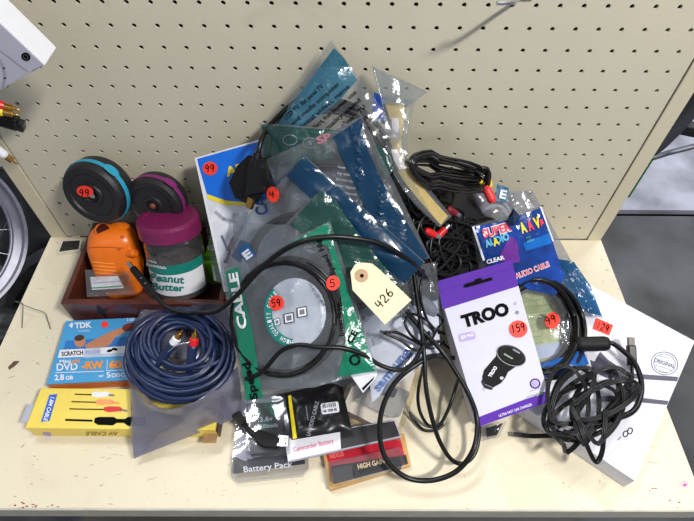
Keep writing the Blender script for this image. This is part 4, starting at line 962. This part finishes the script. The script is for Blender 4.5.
mb = MB(); mb.add([P_.at(x, y, l) for x, y, l in ((507, 220, .006), (513, 214, .010), (520, 216, .008), (518, 222, .006), (514, 226, .008), (508, 225, .006), (513, 208, .002))], [(0, 6, 1), (1, 6, 2), (0, 1, 5), (1, 4, 5), (1, 2, 4), (2, 3, 4)], mat('folded_foil', (40, 60, 90), .15, metal=.7)); mb.build('folded_corner', t)
m_yg = mat('yellow_green_label', (196, 200, 150), .5, var=.15, nscale=120)
mb = MB(); poly(mb, P_, ell(537, 326, 24, 36, -12), m_yg, -.012, 8)
for k in range(9): stroke(mb, P_, [(522+k*.6, 302+k*6), (552+k*1.2, 298+k*6)], 1.0, mat('pale_green_print', (160, 182, 130), .5), -.0112)
poly(mb, P_, [(532, 346), (560, 342), (562, 354), (536, 360)], mat('pale_lilac_print', (190, 196, 220), .5), -.0108); pr_(t, mb, 'round_card')
bagc = coil_pts(lambda x, y, l: P_.at(x, y, l), 538, 325, 37, 47, 11, -12, 6, -.007, .0012, 19, 30)
mb = MB(); mb.tube(bagc, .0034, M_CABLE, 8); mb.build('coiled_cable', t)
mb = MB(); poly(mb, P_, [(536, 366), (583, 350), (589, 364), (560, 374), (520, 382)], mat('bright_cobalt_print', (8, 80, 160), .25, coat=.5), .001, 6); pr_(t, mb, 'blue_bottom_band')
sticker(t, P_, 552.5, 320.5, 7.4, 8.2, 10, '99', 'round red price sticker marked 99', (547, 325), (558, 321), 7.5, 1.0)

# ================================================================ white flat carton, right
zt = .028
BR = Z(635, 481, zt); TR = Z(695, 341, zt); d_ = (TR-BR); w_ = Vector((0, 0, 1)).cross(d_).normalized(); TL = TR+w_*.225; BL = BR+w_*.225
print('white carton', BR, TR, TL, BL)
t = thing('white_carton', BR+d_*.5+w_*.1-Vector((0, 0, zt)), 'large flat white carton with grey stripes and a round stamp print', 'box')
mb = MB(); mb.box(BR-Vector((0, 0, zt-.0005)), d_, w_*.225, (0, 0, zt-.0005), mat('bright_white_card', (222, 222, 232), .35, var=.02)); mb.build('carton', t, bevel=.0008)
pl = Plane(BR, TR, TL); mb = MB()
m_st = mat('slate_print', (84, 84, 96), .4)
poly(mb, pl, [(590, 360), (625, 373), (678.5, 377), (677, 381.5), (624, 378), (592, 370)], m_st); poly(mb, pl, [(600, 352), (608, 360), (624, 371), (624, 379), (606, 378), (590, 370)], mat('dark_slate_print', (70, 68, 84), .4), .0006)
poly(mb, pl, [(596, 396), (625, 396), (668.5, 401), (667, 405), (625, 401), (596, 402)], m_st)
mb.build('stripe_print', t); mb = MB()
for r_, wd in ((1, .7), (.82, .45)): ring(mb, pl, 664.5, 363.5, 13.3*r_, 11.3*r_, wd, M_GREY, .0004, 12, n=40)
text(mb, pl, 'ORIGINAL', (653.5, 361.5), (674.5, 368.5), 4, M_GREY, .0004, .02); text(mb, pl, 'accessories', (655, 365.5), (672, 371), 2, M_LGREY, .0004, 0); text(mb, pl, '* * *', (659, 372.5), (666, 375), 3, M_LGREY, .0004)
text(mb, pl, 'genuine', (659, 356.5), (670, 359), 1.8, M_LGREY, .0004, 0)
mb.build('stamp_print', t); mb = MB()
ring(mb, pl, 625.5, 434, 2.3, 3, 1, M_GREY, .0004, 20); ring(mb, pl, 630, 431, 2.3, 3, 1, M_GREY, .0004, 20); stroke(mb, pl, [(618, 440), (621, 437)], 1, M_GREY)
mb.build('carton_print', t)
mb = MB(); poly(mb, pl, [(596, 318), (613, 325.5), (609, 335.5), (592.5, 329)], M_RED, .0010); hand(mb, pl, '129', (595.5, 328), (608, 333), 6.5, .9, mat('dark_red_ink', (150, 30, 20), .5), .0016); o = mb.build('price_sticker', t); o['label'] = 'rectangular red price sticker marked 129'

# ================================================================ purple and white charger box
t = thing('charger_box', Z(515, 425, .03), 'white and purple hanging box with a picture of a black car charger', 'box')
a, b, c = Z(437.5, 281, .118), Z(511.5, 261, .126), Z(478, 427, .036); pl = Plane(a, b, c)
q = [pl.at(437.5, 285), pl.at(511.5, 261), pl.at(550.5, 401), pl.at(479.5, 426.5)]
mb = MB(); m_tb = mat('box_white_card', (208, 206, 222), .6, spec=.2, var=.02)
prism(mb, [v-pl.n*.030 for v in [q[0], q[3], q[2], q[1]]], [q[0], q[3], q[2], q[1]], m_tb)
poly(mb, pl, [(437.5, 285), (511.5, 261), (518.5, 286), (443, 309.5)], M_PURP, .0003); poly(mb, pl, [(477.5, 417.5), (547.5, 390.5), (550.5, 401), (479.5, 426.5)], M_PURP, .0003)
mb.build('carton', t)
mb = MB(); solid(mb, pl, [(439, 291), (437.5, 285), (438, 281), (512, 260), (513, 267)], M_PURP, .001, .0015); hf_ = mb.build('hanging_flap', t)
mb = MB(); poly(mb, pl, [(463, 287), (465, 284), (474, 281.5), (476, 279), (480, 278), (482, 280), (490, 277.5), (492.5, 278.5), (491.5, 280.5), (466, 287.8)], M_INK, .0019); mb.build('hang_hole', hf_)
mb = MB()
text(mb, pl, 'TROO', (463.5, 327.5), (510, 313.5), 12, M_INK, .0006, .06); poly(mb, pl, ell(517, 312.5, 1.9, 1.9), M_GREY, .0006); ring(mb, pl, 515, 303.5, 1.2, 1.2, .5, M_LGREY)
poly(mb, pl, outline_rounded(467, 336.5, 8.3, 4, 2, -12), M_LILAC, .0005); text(mb, pl, '30W MAX', (461, 339.5), (474, 336), 3.8, M_WHITE, .0009, .02)
text(mb, pl, 'ULTRA FAST CAR CHARGER', (499, 417), (532, 405.3), 2.6, M_WHITE, .0008, .01)
ring(mb, pl, 535, 383.5, 4.6, 4.4, 1.4, M_PURP); poly(mb, pl, ell(535, 383.5, 2.8, 2.7), M_LILAC, .0006); stroke(mb, pl, [(530, 391), (541, 387.5)], .8, M_LGREY); stroke(mb, pl, [(527, 397.5), (534, 395.2)], 2.2, M_LGREY); stroke(mb, pl, [(536.5, 395), (542, 393)], 2.2, mat('sage_print', (120, 160, 130), .5))
# picture of the charger
m_p1 = mat('near_black_print', (20, 20, 22), .7, spec=.2); m_p2 = mat('charcoal_print', (48, 48, 52), .7, spec=.2)
def cv(pts): return pts
poly(mb, pl, [(498, 347), (512, 352), (518, 365), (508, 372), (505, 378), (501, 383), (493, 387.5), (485, 384), (482, 377), (484, 370), (496, 356)], m_p1, .0005)
poly(mb, pl, [(482.5, 378), (485, 384.5), (493, 388), (491.5, 390), (484, 388), (481, 382)], m_p2, .0006); poly(mb, pl, [(483, 385), (486, 386), (485, 391), (482.5, 390)], mat('silver_print', (150, 150, 156), .35), .0006)
poly(mb, pl, ell(511, 355.5, 15.4, 9.6, 24, 32), m_p1, .0007); ring(mb, pl, 511, 355.5, 15.2, 9.4, .8, mat('mid_charcoal_print', (92, 92, 96), .4), .0009, 24, n=32); poly(mb, pl, ell(511.5, 354.5, 12, 7, 24, 28), m_p2, .0009)
poly(mb, pl, ell(511.5, 354.6, 11.2, 6.4, 24, 28), m_p1, .0010); stroke(mb, pl, [(504, 354), (512, 358.5)], 1.6, mat('green_tinted_print', (50, 96, 66), .4), .0012); stroke(mb, pl, [(513, 349.5), (519, 353)], 1.6, M_GREY, .0012)
text(mb, pl, 'TROO', (490.5, 377.5), (497, 367.5), 3.4, M_WHITE, .0012, .04); poly(mb, pl, ell(501.5, 378, 1.9, 1.6), mat('silver_print', (150, 150, 156), .35), .0008)
mb.build('carton_print', t)
sticker(t, pl, 518, 329, 9.2, 8.6, 0, '159', 'round red price sticker marked 159', (511.5, 333), (526, 330), 7.5, 1.0)
mb = MB(); e = pl.at(479.5, 426.5)
# clear hanger tab behind the box's foot
t = thing('clear_tab', Z(492, 432, .004), 'small clear plastic tab sticking out under the foot of the purple and white box', 'plastic tab')
c4 = [Z(480, 428, .016), Z(507, 421, .016), Z(499, 437, .010), Z(484, 440, .008)]; mb = MB(); prism(mb, [v-Vector((0, 0, .006)) for v in c4], c4, HARD); mb.build('tab', t, bevel=.001)
c4 = [Z(486, 428, .018), Z(503, 423, .018), Z(497, 435, .013), Z(487, 437, .012)]; mb = MB(); prism(mb, [v-Vector((0, 0, .001)) for v in c4], c4, SMOKE); mb.build('tab_window', t)

# ================================================================ flat black cable bundle, barrel and small plug on the white carton
t = thing('car_charger_cable', Z(580, 440, .03), 'black flat cable bundle with barrel and small metal plug, piled on the white carton', 'cable')
def FB2(px, py, l=0): return Z(px, py, .034+l)
def ribs(mb, pts, wd, up=(0, 0, 1)):
    """three joined round strands make the flat ribbed cable"""
    pts = [Vector(p) for p in pts]; N = len(pts)
    for k in (-1, 0, 1):
        q = []
        for i, p in enumerate(pts):
            tg = pts[min(i+1, N-1)]-pts[max(i-1, 0)]; s_ = tg.cross(Vector(up)); s_ = s_.normalized() if s_.length > 1e-9 else Vector((1, 0, 0)); q.append(p+s_*k*wd)
        mb.tube(q, wd*.58, M_CABLE, 7)
mb = MB()
loops_ = [(588, 402, 44, 24, -35, .004, 0), (582, 412, 40, 26, -20, .010, 1), (600, 398, 36, 22, -50, .014, 2), (575, 408, 24, 40, 5, .018, 3), (590, 408, 48, 16, -28, .024, 4), (568, 400, 20, 34, -10, .028, 5), (600, 412, 34, 20, -60, .030, 6), (605, 400, 36, 14, -25, .036, 7)]
pts = []
for (x, y, rx, ry, rot, l, k) in loops_:
    c_, s2 = math.cos(math.radians(rot)), math.sin(math.radians(rot))
    for i in range(15):
        an = 2*math.pi*i/15+k*.5; X, Y_ = rx*math.cos(an), ry*math.sin(an); pts.append(FB2(x+X*c_-Y_*s2, y+X*s2+Y_*c_, l+.004*math.sin(an*2+k)))
ribs(mb, smooth(pts, 4), .0018)
ribs(mb, smooth([FB2(514, 434, -.024), FB2(530, 436, -.022), FB2(556, 436, .0), FB2(580, 440, .012), FB2(600, 420, .024), FB2(620, 400, .03), FB2(636, 386, .026)], 6), .0019)
ribs(mb, smooth([FB2(574, 398, .034), FB2(580, 425, .036), FB2(588, 448, .026), FB2(596, 462, .012), FB2(602, 452, .018), FB2(604, 432, .030), FB2(606, 410, .036)], 6), .0018)
ribs(mb, smooth([FB2(560, 428, .010), FB2(552, 410, .018), FB2(560, 385, .026), FB2(580, 368, .028), FB2(594, 372, .026), FB2(590, 392, .034), FB2(572, 420, .034)], 6), .0018)
mb.build('flat_cable', t)
a, b = FB2(584, 344, .012), FB2(608, 343.5, .012); d = (b-a).normalized(); L = (b-a).length
mb = MB(); mb.lathe([(.0075, -.012), (.0095, -.008), (.0098, L*.85), (.0085, L*.98), (.006, L)], a, d, M_BLACK2, 28); mb.build('barrel', t)
mb = MB(); mb.tube(smooth([b, b+d*.006, FB2(622, 350, .012), FB2(634, 362, .012), FB2(641, 380, .010), FB2(640, 398, .012), FB2(632, 412, .018), FB2(612, 420, .024)], 8), .0034, M_CABLE, 10); mb.build('thick_lead', t)
a, b = FB2(632, 366, .0), FB2(631, 345, .012); d = (b-a).normalized(); s_ = d.cross(Vector((0, 0, 1))).normalized(); n_ = s_.cross(d)
mb = MB(); mb.box(a-s_*.0055-n_*.004, s_*.011, b-a, n_*.008, M_BLACK); ps_ = mb.build('plug_shell', t, bevel=.0018)
mb = MB(); mb.box(b-s_*.0042-n_*.0022-d*.001, s_*.0084, d*.011, n_*.0048, mat('grey_metal', (112, 108, 100), .5)); mb.build('metal_tip', ps_, bevel=.0006)
mb = MB(); mb.tube(smooth([a, a-d*.01, FB2(632, 380, .0), FB2(629, 392, .004), FB2(620, 402, .018)], 6), .0022, M_CABLE, 9); mb.build('thin_lead', t)

# ================================================================ blister packs at the front
m_crd = mat('grey_white_card', (176, 174, 190), .4)
def blister(name, c, z, th, m, label, m2=None, bev=.002):
    t = thing(name, sum([Z(x, y, 0) for x, y in c], Vector())/len(c), label, 'package')
    q = [Z(x, y, z[i] if isinstance(z, (list, tuple)) else z) for i, (x, y) in enumerate(c)]
    mb = MB(); prism(mb, [v-Vector((0, 0, th)) for v in q], q, m); mb.build('clear_shell' if m is HARD else 'backing_card', t, bevel=bev); return t, q
c = [(236, 394), (306, 388), (309, 466), (304, 474), (236, 481), (230, 474)]
t, q = blister('battery_blister', [(239, 392), (304, 386), (309, 468), (303, 475), (237, 482), (230.5, 476)], .010, .0085, HARD, 'clear blister pack with a black battery and a short plug lead, front left')
pl = Plane(Z(240, 400, .0085), Z(300, 400, .0085), Z(240, 470, .0085))
mb = MB(); solid(mb, pl, [(242, 396), (303, 390), (305, 464), (234, 474)], m_crd, .0007); poly(mb, pl, [(233.5, 456), (245, 461), (262, 456), (282, 448), (304.5, 444), (305, 464), (233.5, 474)], mat('dark_print', (38, 36, 40), .4), .0004); text(mb, pl, 'Battery Pack', (244, 472.5), (293, 467), 6, M_WHITE, .0008, .015); mb.build('printed_card', t)
b4 = [Z(250, 404, .020), Z(282, 401, .020), Z(284, 450, .020), Z(250, 454, .020)]
mb = MB(); prism(mb, [v-Vector((0, 0, .011)) for v in b4], b4, mat('graphite_plastic', (44, 44, 50), .4)); bt_ = mb.build('battery', t, bevel=.0012)
pl2 = Plane(b4[0], b4[1], b4[2]); mb = MB(); text(mb, pl2, '3.6v', (260, 422), (273, 420.5), 5, M_LGREY, .0005); text(mb, pl2, '4100mAh', (258, 429), (278, 427), 4, M_LGREY, .0005); mb.build('battery_print', bt_)
b4 = [Z(246, 396, .024), Z(288, 393, .024), Z(290, 454, .024), Z(246, 459, .024)]
mb = MB(); prism(mb, [v-Vector((0, 0, .014)) for v in b4], b4, HARD, captop=True); mb.build('raised_window', t, bevel=.003)
mb = MB(); o1 = [Z(x, y, .031) for x, y in ((253, 434), (258, 429), (274, 434), (280, 438), (278, 447), (264, 446), (255, 441))]; prism(mb, [v-Vector((0, 0, .007)) for v in o1], o1, M_BLACK2); mb.build('plug_shell', t, bevel=.0022)
a, b = Z(278, 441, .029), Z(288, 441.5, .029); d = (b-a).normalized(); s_ = d.cross(Vector((0, 0, 1)))
mb = MB(); mb.box(a-s_*.0062-Vector((0, 0, .0025)), s_*.0124, b-a, (0, 0, .0045), M_STEEL)
for k in (-1, 1): mb.box(a+d*.008+s_*(.003*k-.001)+Vector((0, 0, .0021)), s_*.002, d*.002, (0, 0, .0002), M_INK)
mb.build('metal_tip', t)
mb = MB(); mb.tube(smooth([Z(256, 436, .028), Z(249, 430, .028), Z(244, 424, .026), Z(238, 417, .024)], 5), .003, M_CABLE, 8); b1 = [Z(x, y, .03) for x, y in ((232, 416), (238, 409), (246, 419), (241, 425))]; prism(mb, [v-Vector((0, 0, .008)) for v in b1], b1, M_BLACK2); mb.build('lead', t)

t, q = blister('red_card_pack', [(322, 449), (404, 433), (411, 465), (330, 490)], .009, .008, mat('tan_pack_card', (202, 158, 96), .5), 'tan and red card pack holding a black adapter at the front edge of the heap')
pl = Plane(q[0], q[1], q[3]); mb = MB(); poly(mb, pl, [(326, 453), (400, 438), (405, 457), (331, 473)], mat('crimson_print', (196, 30, 50), .35), .0006); poly(mb, pl, [(331, 466), (406, 455), (408, 464), (334, 482)], mat('dark_brown_card', (42, 30, 30), .4), .0008); text(mb, pl, 'NEXUS', (330, 459), (344, 456), 5, mat('salmon_print', (240, 130, 120), .4), .001, .02)
text(mb, pl, 'HIGH GAIN', (358, 473), (384, 467), 5, mat('pale_gold_print', (216, 190, 150), .4), .016, .02); mb.build('pack_print', t)
c4 = [Z(333, 468, .020), Z(352, 465, .020), Z(353, 478, .020), Z(334, 482, .020)]; mb = MB(); prism(mb, [v-Vector((0, 0, .012)) for v in c4], c4, mat('dark_grey_plastic', (58, 56, 58), .35)); 
c4 = [Z(354, 465, .018), Z(400, 457, .018), Z(402, 467, .018), Z(355, 478, .018)]; prism(mb, [v-Vector((0, 0, .010)) for v in c4], c4, M_BLACK); mb.build('adapter', t, bevel=.001)
c4 = [Z(328, 463, .023), Z(400, 447, .023), Z(406, 465, .021), Z(331, 485, .021)]; mb = MB(); prism(mb, [v-Vector((0, 0, .013)) for v in c4], c4, HARD); mb.build('raised_window', t, bevel=.003)

t = thing('foil_pouch', Z(320, 415, .02), 'black plastic pouch with a small barcode label, right of the battery pack', 'pouch')
P_ = Patch([(284, 392, .0), (340, 378, .0), (352, 430, .0), (292, 440, .0)], .003, 61, 3, .006, lambda x, y, l=0: Z(x, y, .038+l))
P_.film_mesh(m_bag, 18).build('pouch_film', t)
mb = MB(); poly(mb, P_, outline_rounded(330, 408, 9, 5.5, 2, -8), M_WHITE, .0005); 
for k in range(7): stroke(mb, P_, [(323+k*2, 404.5-k*.3), (323.2+k*2, 408-k*.3)], .9, M_INK, .0009)
text(mb, P_, '160 SEM 40', (323, 412.5), (337, 410.5), 2.6, M_INK, .0009); text(mb, P_, 'LH VIDEO CABLE', (310, 436), (319, 402), 4, M_LGREY, .0006, 0); poly(mb, P_, [(288, 396), (291, 395), (297, 438), (293, 439)], M_YEL, .0006); stroke(mb, P_, [(306, 406), (308, 420)], 1, M_GREY, .0006); pr_(t, mb, 'pouch_print')
t, q = blister('long_card_pack', [(284, 438), (395, 420), (401, 437), (288, 462)], [.022, .03, .028, .020], .004, m_crd, 'long pack, white with pink script at left and black at right, under the pouch', bev=.0008)
pl = Plane(q[0], q[1], q[3]); mb = MB(); poly(mb, pl, [(285, 439), (340, 430), (341, 449), (288, 461)], M_WHITE, .0004); poly(mb, pl, [(340, 430), (394, 421), (400, 436), (341, 449)], mat('dark_print', (38, 36, 40), .4), .0004); poly(mb, pl, [(290, 436), (341, 427), (341, 430), (291, 440)], mat('rust_print', (176, 104, 60), .5), .0006); text(mb, pl, 'Camcorder Battery', (294, 452), (334, 443), 5, M_PINK, .0008, 0); mb.build('pack_print', t)

t = thing('adapter_blister', Z(380, 400, .0), 'clear blister pack with white card holding a see-through adapter, right of the black pouch', 'package')
zz = [.052, .060, .040, .032]; cc = [(352, 375), (424, 366), (399, 441), (337, 411)]
q = [Z(x, y, zz[i]) for i, (x, y) in enumerate(cc)]; pl = Plane(q[0], q[1], q[3]); q = [pl.at(x, y) for x, y in cc]
mb = MB(); prism(mb, [v-pl.n*.013 for v in q], q, film('amber_clear_plastic', tint=(246, 240, 226), haze=.04, rough=.06, gloss=1, bscale=12, bump=.25)); mb.build('clear_shell', t, bevel=.002)
mb = MB(); solid(mb, pl, [(356, 378), (416, 372), (396, 436), (342, 409)], M_WHITE, .0008, -.007); text(mb, pl, 'USB ADAPTER', (377, 426), (394, 431), 3.4, M_LGREY, -.0064); mb.build('printed_card', t)
mb = MB(); solid(mb, pl, [(361, 381), (380, 379), (410, 392), (400, 416), (392, 418), (356, 400)], film('grey_clear_plastic', tint=(225, 227, 232), haze=.08, hazecol=(190, 192, 198), rough=.08, gloss=1), .012, .004); mb.build('raised_window', t, bevel=.0035)
mb = MB(); solid(mb, pl, [(370, 381), (382, 380), (398, 390), (394, 398), (376, 392), (366, 388)], mat('graphite_plastic', (44, 44, 50), .4), .004, -.001); mb.build('adapter', t, bevel=.001)

t = thing('white_blue_bag', S(410, 340, .0), 'white and pale blue bag with mirrored blue lettering, under the looping cables', 'bag')
P_ = Patch([(362, 318, .010), (438, 300, .012), (440, 352, .020), (372, 402, .026)], .003, 66, 3, .004); P_.film_mesh(film('milky_film', tint=(215, 222, 238), haze=.75, hazecol=(222, 226, 240)), 18).build('bag_film', t)
mb = MB(); text(mb, P_, 'samsung', (379, 392), (411, 352), 9, mat('denim_print', (70, 106, 168), .5), .0008, .03); poly(mb, P_, [(372, 338), (402, 326), (406, 332), (374, 346)], M_LGREY, .0006); pr_(t, mb)
t = thing('folded_card', S(365, 388, .0), 'small folded white card sticking out beneath the green-striped bag', 'card')
pl = Plane(S(352, 374, .03), S(376, 366, .03), S(364, 392, .03)); mb = MB(); solid(mb, pl, [(350, 374), (380, 364), (376, 378), (363, 393)], M_WHITE, .0008); mb.build('card', t)
mb = MB(); poly(mb, pl, [(363, 391), (373, 380), (375, 376), (362, 388)], M_INK, .0003); mb.build('card_print', t)
# small clear bags and a grey plug in the gap beside the tag
t = thing('grey_plug', S(428, 302, .0), 'grey round-bodied plug lying left of the purple and white box', 'plug')
mb = MB(); a, b = S(418, 300, .012), S(440, 318, .010); d = (b-a).normalized(); mb.lathe([(.007, 0), (.010, .005), (.010, .02), (.007, .03)], a, d, M_GREY, 20); mb.build('plug_body', t)
mb = MB(); mb.lathe([(.004, .03), (.003, .042)], a, d, M_BLACK2, 12); mb.build('strain_relief', t)
bag('crumpled clear bag between the paper tag and the charger box', [(396, 268, .02), (436, 262, .018), (442, 330, .012), (404, 335, .016)], CLEARG, 83, .006, .003, 16)
bag('crumpled clear bag corner left of the green-striped bag', [(204, 215, -.012), (248, 212, .022), (238, 290, .03), (214, 280, -.008)], CLEAR, 85, .006, .004, 16)

# ================================================================ long loose cables over the heap
def cable(label, pts, r=.0024, m=None, ends=None, name='long_cable'):
    mb = MB(); mb.tube(smooth(pts, 10), r, m or M_CABLE, 10); o = mb.build(name); tag(o, label, 'cable'); return o
# cable with jack end in the tray
t = thing('jack_cable', Z(150, 290, .1), 'long black cable from the jack in the wooden tray, arching over the bags', 'cable')
a, b = Z(131, 266, .108), Z(155, 296, .098); d = (b-a).normalized()
C1 = [b, Z(163, 304, .094), Z(176, 311, .092), Z(197, 313, .093), S(216, 311, .07), S(236, 296, .084), S(254, 276, .086), S(274, 257, .086), S(298, 243, .086), S(325, 237, .084), S(352, 238, .078), S(378, 243, .068), S(400, 254, .055), S(418, 268, .042), Z(432, 288, .10), Z(444, 308, .07), Z(456, 330, .04)]
mb = MB(); mb.tube(smooth(C1, 8), .0029, M_CABLE, 10); mb.build('lead', t)
L = (b-a).length; mb = MB(); mb.lathe([(.0042, .004), (.0048, .006), (.0050, L*.45), (.0044, L*.47), (.0050, L*.5), (.0050, L*.62), (.0043, L*.64), (.0048, L*.68), (.0034, L)], a, d, M_BLACK, 18); mb.build('plug_body', t)
mb = MB(); mb.lathe([(.0012, -.008), (.0028, -.006), (.0030, .004)], a, d, M_STEEL, 12); mb.build('pin', t)
cable('black cable crossing the bottom of the green-striped bag and rising to the heap at right', [S(246, 379, .060), S(262, 372, .068), S(280, 352, .080), S(298, 345, .082), S(318, 347, .082), S(342, 348, .078), S(362, 354, .07), S(380, 365, .062), S(398, 370, .056), S(410, 366, .05), S(420, 352, .044), S(426, 338, .03), Z(434, 322, .075), Z(446, 312, .06), Z(462, 310, .05)], .0026)
cable('thick black cable making the big loop at the front of the shelf', [S(398, 300, .03), S(422, 330, .03), Z(441, 350, .10), Z(456, 372, .085), Z(469, 395, .07), Z(477, 420, .055), Z(474, 448, .050), Z(458, 470, .035), Z(434, 480, .026), Z(408, 478, .028), Z(388, 462, .042), Z(380, 438, .058), Z(382, 410, .075), Z(394, 384, .090), Z(414, 366, .1), Z(434, 356, .095), Z(450, 358, .06), Z(468, 356, .035)], .0031)
cable('black cable running down from the tag and round inside the big front loop', [S(412, 262, .03), S(416, 290, .034), S(421, 325, .036), Z(424, 355, .105), Z(426, 388, .085), Z(432, 418, .062), Z(440, 442, .042), Z(452, 460, .026), Z(465, 463, .020), Z(476, 450, .022), Z(479, 425, .03), Z(474, 400, .035), Z(466, 376, .035), Z(466, 350, .03)], .0027)
cable('thin black cable in a small hanging loop within the big front loop', [S(440, 330, .02), Z(428, 352, .07), Z(419, 385, .045), Z(419, 408, .025), Z(428, 425, .008), Z(440, 424, .008), Z(450, 405, .02), Z(458, 380, .03), Z(466, 362, .03)], .0021)
cable('thin black cable lying flat on the deck left of the small hanging loop', [Z(408, 410, .012), Z(414, 420, .006), Z(424, 430, .004), Z(436, 430, .004), Z(444, 424, .006)], .0019)
rr = [('thin black cable looping beside the point of the tag', [(385, 332, .05), (398, 333, .045), (412, 340, .04), (424, 346, .036), (434, 348, .02), (444, 342, -.02)]),
      ('thin black cable curling in a small ring right of the tag', [(442, 340, .03), (428, 345, .04), (412, 336, .044), (405, 322, .044), (412, 314, .04), (426, 320, .036), (436, 330, .01), (446, 334, -.03)]),
      ('thin black cable bowing over the white and pale blue bag', [(448, 312, -.03), (438, 328, .02), (428, 344, .04), (415, 350, .04), (400, 340, .04), (380, 331, .044)]),
      ('thin black cable dropping between the tag and the charger box', [(424, 270, .03), (420, 290, .036), (424, 312, .034), (434, 332, .018), (444, 344, -.02), (456, 352, -.04)])]
for lb, p in rr: cable(lb, [S(*q_) for q_ in p], .0017)
